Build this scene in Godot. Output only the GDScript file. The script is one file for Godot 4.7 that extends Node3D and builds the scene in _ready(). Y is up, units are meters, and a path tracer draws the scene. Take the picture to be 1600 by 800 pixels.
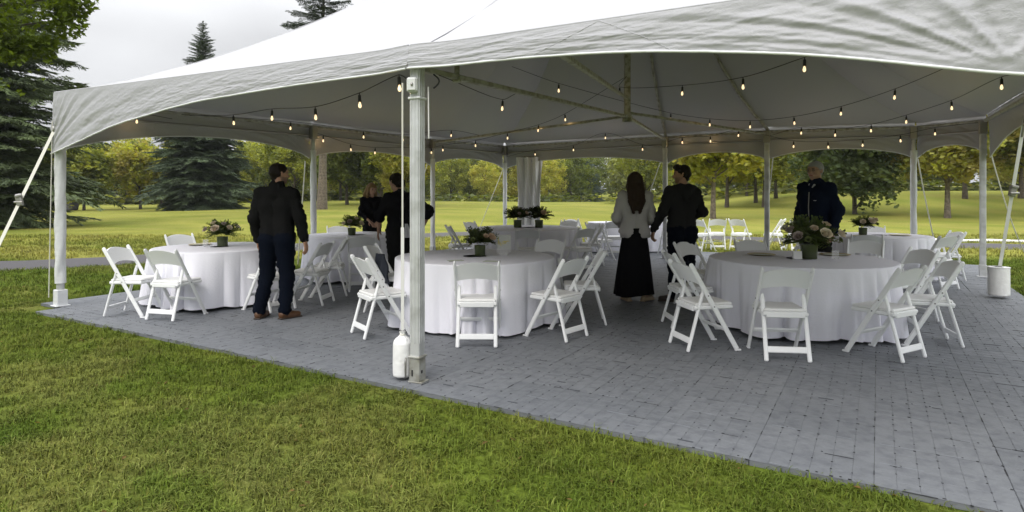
extends Node3D

# ---------------------------------------------------------------- mesh builder
class Shape:
	var v := PackedVector3Array()
	var n := PackedVector3Array()
	var c := PackedColorArray()
	var idx := PackedInt32Array()
	var col := Color(1, 1, 1)
	var xf := Transform3D()

	func vert(p: Vector3, nn: Vector3) -> int:
		v.append(xf * p)
		n.append((xf.basis * nn).normalized())
		c.append(col)
		return v.size() - 1

	func tri(a: Vector3, b: Vector3, d: Vector3, out := Vector3.ZERO) -> void:
		var nn := (b - a).cross(d - a)
		if out != Vector3.ZERO and nn.dot(out) < 0.0:
			var t := b
			b = d
			d = t
			nn = -nn
		nn = nn.normalized()
		var i := vert(a, nn)
		vert(b, nn)
		vert(d, nn)
		idx.append_array([i, i + 2, i + 1])

	func quad(a: Vector3, b: Vector3, d: Vector3, e: Vector3, out := Vector3.ZERO) -> void:
		tri(a, b, d, out)
		tri(a, d, e, out)

	# a box with chamfered edges
	func box(center: Vector3, size: Vector3, ch := 0.004, turn := Basis()) -> void:
		var keep := xf
		xf = xf * Transform3D(turn, center)
		var h := size * 0.5
		ch = minf(ch, minf(h.x, minf(h.y, h.z)) * 0.95)
		if ch <= 0.0:
			ch = 0.0005
		var axes := [Vector3.RIGHT, Vector3.UP, Vector3.BACK]
		for k in 3:
			for s in [-1.0, 1.0]:
				var o: Vector3 = axes[k] * s
				var a: Vector3 = axes[(k + 1) % 3]
				var b: Vector3 = axes[(k + 2) % 3]
				var ha: float = h[(k + 1) % 3] - ch
				var hb: float = h[(k + 2) % 3] - ch
				var p: Vector3 = o * h[k]
				quad(p - a * ha - b * hb, p + a * ha - b * hb, p + a * ha + b * hb, p - a * ha + b * hb, o)
		for k in 3:
			var a: Vector3 = axes[(k + 1) % 3]
			var b: Vector3 = axes[(k + 2) % 3]
			var w: Vector3 = axes[k]
			var hw: float = h[k] - ch
			for s in [-1.0, 1.0]:
				for t in [-1.0, 1.0]:
					var p: Vector3 = a * s * h[(k + 1) % 3] + b * t * (h[(k + 2) % 3] - ch)
					var q: Vector3 = a * s * (h[(k + 1) % 3] - ch) + b * t * h[(k + 2) % 3]
					quad(p - w * hw, p + w * hw, q + w * hw, q - w * hw, a * s + b * t)
		for sx in [-1.0, 1.0]:
			for sy in [-1.0, 1.0]:
				for sz in [-1.0, 1.0]:
					var s := Vector3(sx, sy, sz)
					tri(Vector3(sx * h.x, sy * (h.y - ch), sz * (h.z - ch)), Vector3(sx * (h.x - ch), sy * h.y, sz * (h.z - ch)), Vector3(sx * (h.x - ch), sy * (h.y - ch), sz * h.z), s)
		xf = keep

	# a chamfered bar of width wx (across) and depth wz between two points
	func bar(a: Vector3, b: Vector3, wx: float, wz: float, side := Vector3.RIGHT, ch := 0.004) -> void:
		var y := (b - a).normalized()
		var x := (side - y * side.dot(y)).normalized()
		var z := x.cross(y)
		box((a + b) * 0.5, Vector3(wx, a.distance_to(b), wz), ch, Basis(x, y, z))

	# shared smooth grid: rows x cols of points; normals from neighbours
	func grid(p: Array, closed := false, flip := false) -> void:
		var rows := p.size()
		var cols: int = p[0].size()
		var at := v.size()
		for i in rows:
			for j in cols:
				var du: Vector3
				if closed:
					du = p[i][(j + 1) % cols] - p[i][(j - 1 + cols) % cols]
				else:
					du = p[i][mini(j + 1, cols - 1)] - p[i][maxi(j - 1, 0)]
				var dv: Vector3 = p[mini(i + 1, rows - 1)][j] - p[maxi(i - 1, 0)][j]
				var nn := dv.cross(du)
				if flip:
					nn = -nn
				if nn.length_squared() < 1e-16:
					nn = Vector3.UP
				vert(p[i][j], nn.normalized())
		var m := cols if closed else cols - 1
		for i in rows - 1:
			for j in m:
				var a := at + i * cols + j
				var b := at + i * cols + (j + 1) % cols
				var d := a + cols
				var e := b + cols
				if flip:
					idx.append_array([a, d, b, b, d, e])
				else:
					idx.append_array([a, b, d, b, e, d])

	func tube(path: Array, r, sides := 8, caps := true) -> void:
		var rows := []
		var last := path.size() - 1
		var ref := Vector3.UP
		var d0: Vector3 = (path[mini(1, last)] - path[0]).normalized()
		if absf(d0.dot(ref)) > 0.9:
			ref = Vector3.RIGHT
		var x := ref.cross(d0).normalized()
		for i in path.size():
			var d: Vector3 = (path[mini(i + 1, last)] - path[maxi(i - 1, 0)]).normalized()
			x = (x - d * x.dot(d)).normalized()
			var y := d.cross(x)
			var rr: float = r[i] if r is Array else r
			var ring := []
			for k in sides:
				var t := TAU * k / sides
				ring.append(path[i] + (x * cos(t) + y * sin(t)) * rr)
			rows.append(ring)
		if caps:
			var c0 := []
			var c1 := []
			for k in sides:
				c0.append(path[0])
				c1.append(path[last])
			rows.push_front(c0)
			rows.append(c1)
		grid(rows, true)

	# profile of [radius, height] pairs turned about y
	func lathe(prof: Array, sides := 16, at := Vector3.ZERO) -> void:
		var rows := []
		for q in prof:
			var ring := []
			for k in sides:
				var t := TAU * k / sides
				ring.append(at + Vector3(cos(t) * q[0], q[1], sin(t) * q[0]))
			rows.append(ring)
		grid(rows, true, true)

	func ball(center: Vector3, r: Vector3, sides := 12, rings := 8) -> void:
		var rows := []
		for i in rings + 1:
			var a := PI * i / rings - PI / 2
			var ring := []
			for k in sides:
				var t := TAU * k / sides
				ring.append(center + Vector3(cos(t) * cos(a) * r.x, sin(a) * r.y, sin(t) * cos(a) * r.z))
			rows.append(ring)
		grid(rows, true, true)

	func mesh() -> ArrayMesh:
		var arr := []
		arr.resize(Mesh.ARRAY_MAX)
		arr[Mesh.ARRAY_VERTEX] = v
		arr[Mesh.ARRAY_NORMAL] = n
		arr[Mesh.ARRAY_COLOR] = c
		arr[Mesh.ARRAY_INDEX] = idx
		var m := ArrayMesh.new()
		m.add_surface_from_arrays(Mesh.PRIMITIVE_TRIANGLES, arr)
		return m


# ---------------------------------------------------------------- scene helpers
const EYE := 1.5
const FOCAL := 970.0
var rng := RandomNumberGenerator.new()
var used := {}
var M := {}
var fn := FastNoiseLite.new()

func numbered(called: String) -> String:
	if not used.has(called):
		used[called] = 0
		return called
	used[called] += 1
	return "%s_%03d" % [called, used[called]]

func tag(o: Node, label: String, category: String, group := "", kind := "") -> Node:
	if label:
		o.set_meta("label", label)
	if category:
		o.set_meta("category", category)
	if group:
		o.set_meta("group", group)
	if kind:
		o.set_meta("kind", kind)
	return o

func thing(called: String, label: String, category: String, at := Vector3.ZERO, turn := 0.0, group := "") -> Node3D:
	var o := Node3D.new()
	o.name = numbered(called)
	add_child(o)
	o.position = at
	o.rotation.y = turn
	tag(o, label, category, group)
	return o

func part(called: String, m: Mesh, mat: Material, parent: Node = null) -> MeshInstance3D:
	var o := MeshInstance3D.new()
	o.mesh = m
	o.material_override = mat
	if parent == null or parent == self:
		o.name = numbered(called)
		add_child(o)
	else:
		o.name = called
		parent.add_child(o, true)
	return o

func copy(src: Node3D, label: String, at: Vector3, turn: float) -> Node3D:
	var r: Node3D = src.duplicate()
	var base := String(src.name)
	if base.length() > 4 and base[-4] == "_" and base.right(3).is_valid_int():
		base = base.left(-4)
	r.name = numbered(base)
	add_child(r)
	r.position = at
	r.rotation.y = turn
	r.set_meta("label", label)
	return r

func G(x: float, z: float, y := 0.0) -> Vector3:   # x to the right, z = distance ahead of the photographer
	return Vector3(x, y, -z)

func facing(dx: float, dz: float) -> float:
	return atan2(dx, -dz)

func sight(px: float, py: float, z: float) -> Vector3:   # the point at that distance seen in that direction
	return Vector3((px - 800.0) / FOCAL * z, EYE + (300.0 - py) / FOCAL * z, -z)

func tent_xz(u: float, w: float) -> Vector2:
	return Vector2(-0.75 + u * 0.85 + w * 0.527, 4.92 - u * 0.527 + w * 0.85)

func floor_xz(u: float, w: float) -> Vector2:
	return Vector2(-0.70 + u * 0.861 + w * 0.508, 4.68 - u * 0.508 + w * 0.861)

func R(a: float, b: float) -> float:
	return rng.randf_range(a, b)

func srgb(r: float, g: float, b: float) -> Color:   # linear base colour -> the value albedo_color wants
	return Color(r, g, b).linear_to_srgb()

func mat(called: String, r: float, g: float, b: float, rough := 0.8, metal := 0.0) -> StandardMaterial3D:
	var m := StandardMaterial3D.new()
	m.resource_name = called
	m.albedo_color = srgb(r, g, b)
	m.roughness = rough
	m.metallic = metal
	m.cull_mode = BaseMaterial3D.CULL_DISABLED
	M[called] = m
	return m

func tinted(called: String, rough := 0.8) -> StandardMaterial3D:   # vertex or copy colours hold the base colour
	var m := mat(called, 1, 1, 1, rough)
	m.vertex_color_use_as_albedo = true
	return m

func noise_tex(freq: float, size := 512, as_normal := false, strength := 4.0, seed_ := 1, octaves := 4, type := FastNoiseLite.TYPE_SIMPLEX_SMOOTH) -> NoiseTexture2D:
	var t := NoiseTexture2D.new()
	var f := FastNoiseLite.new()
	f.noise_type = type
	f.frequency = freq
	f.seed = seed_
	f.fractal_octaves = octaves
	t.noise = f
	t.width = size
	t.height = size
	t.seamless = true
	t.as_normal_map = as_normal
	t.bump_strength = strength
	return t

func ramp(t: NoiseTexture2D, cols: Array) -> NoiseTexture2D:
	var g := Gradient.new()
	var offs := PackedFloat32Array()
	var cc := PackedColorArray()
	for q in cols:
		offs.append(q[0])
		cc.append(srgb(q[1], q[2], q[3]))
	g.offsets = offs
	g.colors = cc
	t.color_ramp = g
	return t

func tri_map(m: StandardMaterial3D, scale: float, world := true) -> StandardMaterial3D:
	m.uv1_triplanar = true
	m.uv1_world_triplanar = world
	m.uv1_scale = Vector3.ONE * scale
	return m

func bumpy(m: StandardMaterial3D, t: Texture2D, k := 1.0) -> StandardMaterial3D:
	m.normal_enabled = true
	m.normal_texture = t
	m.normal_scale = k
	return m

func crowd(called: String, m: Mesh, material: Material, where: Array, cols: Array, parent: Node = null) -> MultiMeshInstance3D:
	var mm := MultiMesh.new()
	mm.transform_format = MultiMesh.TRANSFORM_3D
	mm.use_colors = true
	mm.mesh = m
	mm.instance_count = where.size()
	for i in where.size():
		mm.set_instance_transform(i, where[i])
		mm.set_instance_color(i, cols[i])
	var o := MultiMeshInstance3D.new()
	o.multimesh = mm
	o.material_override = material
	if parent == null:
		o.name = numbered(called)
		add_child(o)
	else:
		o.name = called
		parent.add_child(o, true)
	return o

# ---------------------------------------------------------------- smooth bodies
# prims: [from, to, radius, radius, flatten] ; the surface is where the summed fall-off passes one
func blob(s: Shape, prims: Array, cell: float, k: float, paint = null, floor_y := -1e9, wrinkle := 0.0, wfreq := 14.0) -> void:
	var lo := Vector3(1e9, 1e9, 1e9)
	var hi := -lo
	for p in prims:
		var rr: float = maxf(p[2], p[3]) + k * 3.0 + cell * 2
		for q in [p[0], p[1]]:
			lo = lo.min(q - Vector3.ONE * rr)
			hi = hi.max(q + Vector3.ONE * rr)
	var d := ((hi - lo) / cell).ceil() + Vector3.ONE
	var nx := int(d.x)
	var ny := int(d.y)
	var nz := int(d.z)
	var f := PackedFloat32Array()
	f.resize(nx * ny * nz)
	var sxy := nx * ny
	for p in prims:
		var a: Vector3 = p[0]
		var b: Vector3 = p[1]
		var ra: float = p[2]
		var rb: float = p[3]
		var rm := maxf(ra, rb) + k * 4.0
		var plo := ((a.min(b) - Vector3.ONE * rm - lo) / cell).floor()
		var phi := ((a.max(b) + Vector3.ONE * rm - lo) / cell).ceil()
		var ab := b - a
		var l2 := maxf(ab.length_squared(), 1e-9)
		for z in range(maxi(0, int(plo.z)), mini(nz, int(phi.z) + 1)):
			for y in range(maxi(0, int(plo.y)), mini(ny, int(phi.y) + 1)):
				var at := z * sxy + y * nx
				for x in range(maxi(0, int(plo.x)), mini(nx, int(phi.x) + 1)):
					var q := lo + Vector3(x, y, z) * cell - a
					var t := clampf(q.dot(ab) / l2, 0.0, 1.0)
					var e := (q - ab * t).length() - ra - (rb - ra) * t
					if e < k * 4.0:
						f[at + x] += exp(minf(-e / k, 30.0))
	for i in f.size():
		f[i] = log(maxf(f[i], 1e-3))
	var ids := {}
	var base := s.v.size()
	var step := [0, 1, nx, nx + 1, sxy, sxy + 1, sxy + nx, sxy + nx + 1]
	var edges := [[0, 1], [2, 3], [4, 5], [6, 7], [0, 2], [1, 3], [4, 6], [5, 7], [0, 4], [1, 5], [2, 6], [3, 7]]
	var off := [Vector3(0, 0, 0), Vector3(1, 0, 0), Vector3(0, 1, 0), Vector3(1, 1, 0), Vector3(0, 0, 1), Vector3(1, 0, 1), Vector3(0, 1, 1), Vector3(1, 1, 1)]
	for z in nz - 1:
		for y in ny - 1:
			var row := z * sxy + y * nx
			for x in nx - 1:
				var i := row + x
				var i0 := f[i] > 0.0
				if i0 == (f[i + 1] > 0.0) and i0 == (f[i + nx] > 0.0) and i0 == (f[i + nx + 1] > 0.0) and i0 == (f[i + sxy] > 0.0) and i0 == (f[i + sxy + 1] > 0.0) and i0 == (f[i + sxy + nx] > 0.0) and i0 == (f[i + sxy + nx + 1] > 0.0):
					continue
				var sum := Vector3.ZERO
				var cnt := 0
				for e in edges:
					var g0: float = f[i + step[e[0]]]
					var g1: float = f[i + step[e[1]]]
					if (g0 > 0.0) != (g1 > 0.0):
						sum += off[e[0]].lerp(off[e[1]], g0 / (g0 - g1))
						cnt += 1
				var pos := lo + (Vector3(x, y, z) + sum / cnt) * cell
				var gx := f[i + 1] + f[i + nx + 1] + f[i + sxy + 1] + f[i + sxy + nx + 1] - f[i] - f[i + nx] - f[i + sxy] - f[i + sxy + nx]
				var gy := f[i + nx] + f[i + nx + 1] + f[i + sxy + nx] + f[i + sxy + nx + 1] - f[i] - f[i + 1] - f[i + sxy] - f[i + sxy + 1]
				var gz := f[i + sxy] + f[i + sxy + 1] + f[i + sxy + nx] + f[i + sxy + nx + 1] - f[i] - f[i + 1] - f[i + nx] - f[i + nx + 1]
				var nn := -Vector3(gx, gy, gz).normalized()
				if wrinkle > 0.0:
					pos += nn * wrinkle * (0.3 + fn.get_noise_3d(pos.x * wfreq * 10, pos.y * wfreq * 14, pos.z * wfreq * 10))
				pos.y = maxf(pos.y, floor_y)
				if paint != null:
					s.col = paint.call(pos)
				ids[i] = s.vert(pos, nn)
	var tris := PackedInt32Array()
	for i in ids:
		var q: int = i
		var inside := f[q] > 0.0
		# edge along x from q, along y, along z; the four cells round each
		for ax in 3:
			var st: int = [1, nx, sxy][ax]
			var o1: int = [nx, sxy, 1][ax]
			var o2: int = [sxy, 1, nx][ax]
			if (f[q + st] > 0.0) == inside:
				continue
			if not (ids.has(q - o1) and ids.has(q - o2) and ids.has(q - o1 - o2)):
				continue
			var a: int = ids[q]
			var b: int = ids[q - o1]
			var cc: int = ids[q - o1 - o2]
			var dd: int = ids[q - o2]
			if inside:
				tris.append_array([a, cc, b, a, dd, cc])
			else:
				tris.append_array([a, b, cc, a, cc, dd])
	s.idx.append_array(tris)

# ---------------------------------------------------------------- the scene
func _ready() -> void:
	rng.seed = 20240917
	fn.seed = 5
	fn.frequency = 0.1
	fn.fractal_octaves = 3
	var cam := Camera3D.new()
	cam.name = "camera"
	add_child(cam)
	cam.position = Vector3(0, EYE, 0)
	cam.set_frustum(0.1 * 800.0 / FOCAL, Vector2(0, -0.1 * 100.0 / FOCAL), 0.1, 2000.0)
	cam.current = true

	var env := Environment.new()
	env.background_mode = Environment.BG_SKY
	var sky := Sky.new()
	var pan := PanoramaSkyMaterial.new()
	pan.panorama = cloudy_sky()
	sky.sky_material = pan
	env.sky = sky
	env.background_energy_multiplier = 1.0
	env.tonemap_mode = Environment.TONE_MAPPER_LINEAR
	env.tonemap_exposure = 3.1
	env.fog_enabled = true
	env.fog_density = 0.00028
	env.fog_light_color = Color(0.93, 0.95, 0.97)
	env.sdfgi_enabled = true
	env.ssao_enabled = true
	env.ssil_enabled = true
	var we := WorldEnvironment.new()
	we.name = "environment"
	we.environment = env
	add_child(we)

	var sun := DirectionalLight3D.new()
	sun.name = "sun"
	sun.light_color = Color(1.0, 0.97, 0.93)
	sun.light_energy = 0.15
	sun.light_angular_distance = 25.0
	sun.shadow_enabled = true
	add_child(sun)
	sun.rotation = Vector3(deg_to_rad(-46), deg_to_rad(-30), 0)

	materials()
	build_ground()
	build_floor()
	build_tent()
	build_ropes()
	build_trees()
	build_tables()
	build_chairs()
	build_centrepieces()
	build_lights()
	build_people()
	build_small_things()
	build_grass()

func cloudy_sky() -> ImageTexture:
	var w := 1024
	var h := 512
	var im := Image.create(w, h, false, Image.FORMAT_RGBF)
	var f := FastNoiseLite.new()
	f.noise_type = FastNoiseLite.TYPE_SIMPLEX_SMOOTH
	f.frequency = 1.0
	f.fractal_octaves = 5
	f.seed = 11
	for y in h:
		var el := PI / 2 - PI * (y + 0.5) / h
		for x in w:
			var az := TAU * (x + 0.5) / w
			var d := Vector3(cos(el) * cos(az), sin(el), cos(el) * sin(az))
			var v := 0.0
			if d.y > 0.0:
				var q := d / (d.y + 0.22)
				v = f.get_noise_3d(q.x * 1.1, q.z * 1.1, 0.3)
				v = v * 0.5 + f.get_noise_3d(q.x * 0.45 + 9, q.z * 0.45, 4.3) * 0.6
			var up := clampf(d.y, 0.0, 1.0)
			var b := 0.212 + 0.60 * smoothstep(0.13, 0.78, up) + v * 0.12
			if d.y < 0.0:
				b = 0.20
			im.set_pixel(x, y, Color(b * 0.985, b * 1.0, b * 1.03))
	return ImageTexture.create_from_image(im)

func materials() -> void:
	var fab := noise_tex(0.006, 512, true, 9.0, 3, 5)
	var crease := noise_tex(0.016, 1024, true, 7.0, 13, 4)
	(crease.noise as FastNoiseLite).fractal_type = FastNoiseLite.FRACTAL_RIDGED
	(crease.noise as FastNoiseLite).domain_warp_enabled = true
	(crease.noise as FastNoiseLite).domain_warp_amplitude = 40.0
	var fine := noise_tex(0.03, 512, true, 5.0, 8, 4)
	var weave := noise_tex(0.25, 256, true, 2.0, 9, 2)
	# vinyl of the tent: sky light comes through it a little
	var m := mat("tent_vinyl", 0.38, 0.38, 0.395, 0.5)
	bumpy(tri_map(m, 0.35), crease, 0.35)
	m.backlight_enabled = true
	m.backlight = Color(0.065, 0.065, 0.075)
	m = mat("valance_vinyl", 0.37, 0.37, 0.39, 0.5)
	bumpy(tri_map(m, 0.45), crease, 0.3)
	m.backlight_enabled = true
	m.backlight = Color(0.065, 0.065, 0.075)
	m = mat("linen", 0.84, 0.836, 0.90, 0.9)
	bumpy(tri_map(m, 2.2), fine, 0.35)
	m = mat("aluminium", 0.64, 0.65, 0.66, 0.45, 0.35)
	m.albedo_texture = ramp(noise_tex(0.012, 256, false, 1, 21, 4), [[0.3, 0.72, 0.72, 0.70], [0.55, 0.95, 0.95, 0.95], [0.75, 1, 1, 1]])
	tri_map(m, 1.2)
	m = mat("old_aluminium", 0.42, 0.42, 0.39, 0.55, 0.35)
	m.albedo_texture = ramp(noise_tex(0.02, 256, false, 1, 22, 4), [[0.25, 0.55, 0.53, 0.46], [0.5, 0.85, 0.85, 0.82], [0.75, 1, 1, 1]])
	tri_map(m, 1.5)
	mat("sleeve_vinyl", 0.70, 0.71, 0.72, 0.45)
	bumpy(tri_map(M.sleeve_vinyl, 2.5), fab, 0.9)
	mat("white_resin", 0.88, 0.89, 0.89, 0.42)
	mat("white_padding", 0.84, 0.84, 0.83, 0.55)
	mat("bolt_metal", 0.25, 0.25, 0.25, 0.35, 0.9)
	mat("webbing", 0.62, 0.61, 0.54, 0.8)
	mat("white_webbing", 0.75, 0.75, 0.73, 0.8)
	bumpy(tri_map(M.white_webbing, 20.0), weave, 0.6)
	mat("bag_canvas", 0.80, 0.80, 0.79, 0.75)
	bumpy(tri_map(M.bag_canvas, 3.0), fab, 1.0)
	mat("black_rubber", 0.02, 0.02, 0.02, 0.6)
	mat("steel", 0.35, 0.34, 0.32, 0.4, 0.8)
	mat("box_plastic", 0.66, 0.67, 0.66, 0.5)
	var b := mat("bulb_glow", 1.0, 0.85, 0.65, 0.2)
	b.emission_enabled = true
	b.emission = Color(1.0, 0.86, 0.66)
	b.emission_energy_multiplier = 0.5
	# floor tiles, three tones
	var speck := noise_tex(0.02, 512, false, 1, 31, 5)
	for k in 3:
		var t := mat("tile_%d" % k, 0.166 + 0.010 * k, 0.176 + 0.010 * k, 0.190 + 0.010 * k, 0.55)
		t.albedo_texture = ramp(speck, [[0.2, 0.80, 0.80, 0.82], [0.5, 0.95, 0.95, 0.95], [0.8, 1, 1, 1]])
		tri_map(t, 0.8)
		bumpy(t, fine, 0.25)
		t.metallic_specular = 0.3
	mat("tile_shadow_gap", 0.012, 0.013, 0.015, 0.9)
	mat("tile_mark", 0.075, 0.083, 0.093, 0.6)
	mat("tile_rib", 0.19, 0.205, 0.225, 0.5)
	# ground
	var g := tinted("turf", 0.95)
	g.albedo_texture = ramp(noise_tex(0.05, 1024, false, 1, 41, 5), [[0.2, 0.55, 0.55, 0.5], [0.45, 0.85, 0.85, 0.8], [0.6, 1, 1, 1], [0.8, 1.0, 1.0, 0.9]])
	tri_map(g, 0.25)
	bumpy(g, noise_tex(0.08, 512, true, 6.0, 42, 4), 0.8)
	tinted("grass_blade", 0.8)
	M.grass_blade.metallic_specular = 0.15
	g.metallic_specular = 0.1
	var a := mat("asphalt", 0.085, 0.080, 0.085, 0.9)
	a.albedo_texture = ramp(noise_tex(0.2, 512, false, 1, 51, 3), [[0.25, 0.6, 0.6, 0.6], [0.5, 0.9, 0.9, 0.9], [0.8, 1, 1, 1]])
	tri_map(a, 0.9)
	# plants
	var lf := tinted("leaf", 0.6)
	lf.backlight_enabled = true
	lf.backlight = Color(1.0, 1.0, 0.55)
	lf.metallic_specular = 0.3
	tinted("needle", 0.75)
	var bk := mat("bark", 0.10, 0.082, 0.062, 0.95)
	bk.albedo_texture = ramp(noise_tex(0.03, 256, false, 1, 61, 4), [[0.3, 0.5, 0.5, 0.5], [0.6, 1, 1, 1], [0.8, 1, 1, 1]])
	tri_map(bk, 0.6)
	mat("pale_bark", 0.20, 0.165, 0.13, 0.95)
	M.pale_bark.albedo_texture = bk.albedo_texture
	tri_map(M.pale_bark, 0.6)
	mat("rock", 0.10, 0.10, 0.11, 0.9)
	bumpy(tri_map(M.rock, 0.8), fab, 1.0)
	mat("vase_glass", 0.050, 0.066, 0.026, 0.10)
	tinted("petal", 0.7)
	M.petal.backlight_enabled = true
	M.petal.backlight = Color(0.2, 0.18, 0.15)
	mat("gold", 0.45, 0.36, 0.16, 0.35, 0.6)
	mat("yellow_script", 0.75, 0.62, 0.12, 0.5)
	mat("paper", 0.8, 0.8, 0.78, 0.8)
	mat("green_paper", 0.50, 0.53, 0.45, 0.8)
	var cg := mat("clear_glass", 1, 1, 1, 0.05)
	cg.albedo_color = Color(1, 1, 1, 0.12)
	cg.transparency = BaseMaterial3D.TRANSPARENCY_ALPHA
	# people
	var sk := tinted("skin", 0.55)
	sk.subsurf_scatter_enabled = true
	sk.subsurf_scatter_strength = 0.05
	var jean := noise_tex(0.04, 256, true, 6.0, 71, 3)
	for q in [["black_cloth", 0.012, 0.012, 0.012], ["charcoal_cloth", 0.022, 0.022, 0.022], ["navy_cloth", 0.009, 0.013, 0.028], ["denim", 0.005, 0.007, 0.013], ["pale_cloth", 0.46, 0.44, 0.43], ["skirt_cloth", 0.008, 0.008, 0.009], ["black_knit", 0.010, 0.010, 0.012]]:
		var cl := mat(q[0], q[1], q[2], q[3], 0.9)
		bumpy(tri_map(cl, 3.0, false), jean, 0.5)
		cl.rim_enabled = true
		cl.rim = 0.02
		cl.metallic_specular = 0.12
	mat("shirt_cloth", 0.42, 0.42, 0.44, 0.9)
	mat("brown_leather", 0.10, 0.045, 0.018, 0.45)
	mat("dark_leather", 0.035, 0.024, 0.018, 0.5)
	mat("beige_leather", 0.42, 0.32, 0.20, 0.6)
	mat("sole_rubber", 0.05, 0.035, 0.025, 0.8)
	mat("dark_hair", 0.014, 0.010, 0.008, 0.45)
	mat("brown_hair", 0.034, 0.021, 0.013, 0.45)
	mat("blonde_hair", 0.22, 0.145, 0.065, 0.45)
	mat("grey_hair", 0.30, 0.30, 0.30, 0.55)
	mat("spectacle_frame", 0.02, 0.02, 0.02, 0.3)
	var hairn := noise_tex(0.05, 256, true, 6.0, 72, 3)
	for q in ["dark_hair", "brown_hair", "blonde_hair", "grey_hair"]:
		bumpy(M[q], hairn, 0.8)
		M[q].metallic_specular = 0.25
		M[q].uv1_triplanar = true
		M[q].uv1_scale = Vector3(22, 2.5, 22)
	mat("jacket_lining", 0.03, 0.035, 0.05, 0.85)

# ---------------------------------------------------------------- ground
func land(x: float, z: float) -> float:   # height of the lawn at x, z ahead
	var h := -0.035
	h += 1.5 * smoothstep(34.0, 62.0, z) * smoothstep(10.0, 36.0, x)
	h += 1.2 * smoothstep(60.0, 130.0, z) * smoothstep(30.0, 80.0, x)
	h += 0.30 * exp(-pow((z - 74.0) / 16.0, 2.0)) * (1.0 - smoothstep(8.0, 22.0, x)) * smoothstep(-38.0, -22.0, x)
	h -= 1.2 * smoothstep(82.0, 120.0, z) * (1.0 - smoothstep(8.0, 30.0, x))
	var far := smoothstep(18.0, 40.0, z)
	h += far * (0.10 * sin(x * 0.11 + z * 0.05) + 0.09 * sin(z * 0.17 - x * 0.04))
	return h

func turf_colour(x: float, z: float) -> Color:
	var a := fn.get_noise_2d(x * 2.2, z * 2.2) * 0.6 + fn.get_noise_2d(x * 9 + 40, z * 9) * 0.5
	var dry := fn.get_noise_2d(x * 3.0 + 300, z * 3.0 + 90) + 0.35 * fn.get_noise_2d(x * 14, z * 14 + 70)
	if z < 12.0:   # worn along the edge of the floor
		var w := (x + 0.75) * 0.527 + (z - 4.92) * 0.85
		dry += 0.28 * exp(-pow((w + 0.9) / 0.7, 2.0)) - 0.05
	var c := Color(0.076, 0.122, 0.017).lerp(Color(0.138, 0.170, 0.030), clampf(a + 0.5, 0, 1))
	if z > 14.0:
		c = Color(0.180, 0.212, 0.040).lerp(Color(0.320, 0.310, 0.078), clampf(a * 1.3 + 0.5, 0, 1))
	return c.lerp(Color(0.255, 0.215, 0.085), clampf(dry * 1.1 - 0.24, 0.0, 0.24) + (0.16 if rng.randf() < 0.2 else 0.0))

const PATH := [[-60.0, 8.5], [-30.0, 9.6], [-18.0, 11.2], [-12.0, 12.4], [-8.6, 14.1], [-5.5, 18.0], [-2.3, 22.4], [2.5, 22.6], [7.3, 20.3], [14.0, 17.4], [24.0, 15.2], [60.0, 12.0]]

func path_points() -> Array:
	var cv := Curve3D.new()
	for i in PATH.size():
		var p := Vector3(PATH[i][0], 0, PATH[i][1])
		var a := Vector3(PATH[maxi(i - 1, 0)][0], 0, PATH[maxi(i - 1, 0)][1])
		var b := Vector3(PATH[mini(i + 1, PATH.size() - 1)][0], 0, PATH[mini(i + 1, PATH.size() - 1)][1])
		var t := (b - a) / 6.0
		cv.add_point(p, -t, t)
	cv.bake_interval = 0.6
	return Array(cv.get_baked_points())

func build_ground() -> void:
	var s := Shape.new()
	var rows := []
	var cols := []
	var radii := [0.4]
	while radii[-1] < 1400.0:
		radii.append(radii[-1] * 1.045 + 0.12)
	for r in radii:
		var ring := []
		for k in 180:
			var t: float = TAU * k / 180
			var x: float = sin(t) * r
			var z: float = cos(t) * r
			ring.append(G(x, z, land(x, z)))
			cols.append(turf_colour(x, z))
		rows.append(ring)
	s.grid(rows, true, true)
	for i in cols.size():
		s.c[i] = cols[i]
		if s.n[i].y < 0:
			s.n[i] = -s.n[i]
	tag(part("lawn", s.mesh(), M.turf), "", "", "", "structure")
	# path: a strip with a raised soil-cut edge
	s = Shape.new()
	rows = []
	var pts := path_points()
	for i in pts.size():
		var d: Vector3 = (pts[mini(i + 1, pts.size() - 1)] - pts[maxi(i - 1, 0)]).normalized()
		var side := Vector3(-d.z, 0, d.x)
		var row := []
		for q in [[-1.02, -0.05], [-0.98, 0.012], [-0.4, 0.03], [0.4, 0.03], [0.98, 0.012], [1.02, -0.05]]:
			var p: Vector3 = pts[i] + side * (q[0] * 1.0 + 0.05 * sin(i * 1.7 + q[0]))
			row.append(G(p.x, p.z, land(p.x, p.z) + q[1]))
		rows.append(row)
	s.grid(rows, false, false)
	for i in s.n.size():
		if s.n[i].y < 0:
			s.n[i] = -s.n[i]
	tag(part("path", s.mesh(), M.asphalt), "", "", "", "structure")

# ---------------------------------------------------------------- event floor
const TU := 0.607
const TW := 0.305
const FU0 := -6.75
const FW0 := 0.0

func on_floor(x: float, z: float, m := 0.0) -> bool:
	var dx := x + 0.70
	var dz := z - 4.68
	var u := (dx * 0.861 - dz * 0.508)
	var w := (dx * 0.508 + dz * 0.861)
	return u > FU0 - m and u < FU0 + 19 * TU + m and w > FW0 - m and w < FW0 + 40 * TW + m

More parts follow.
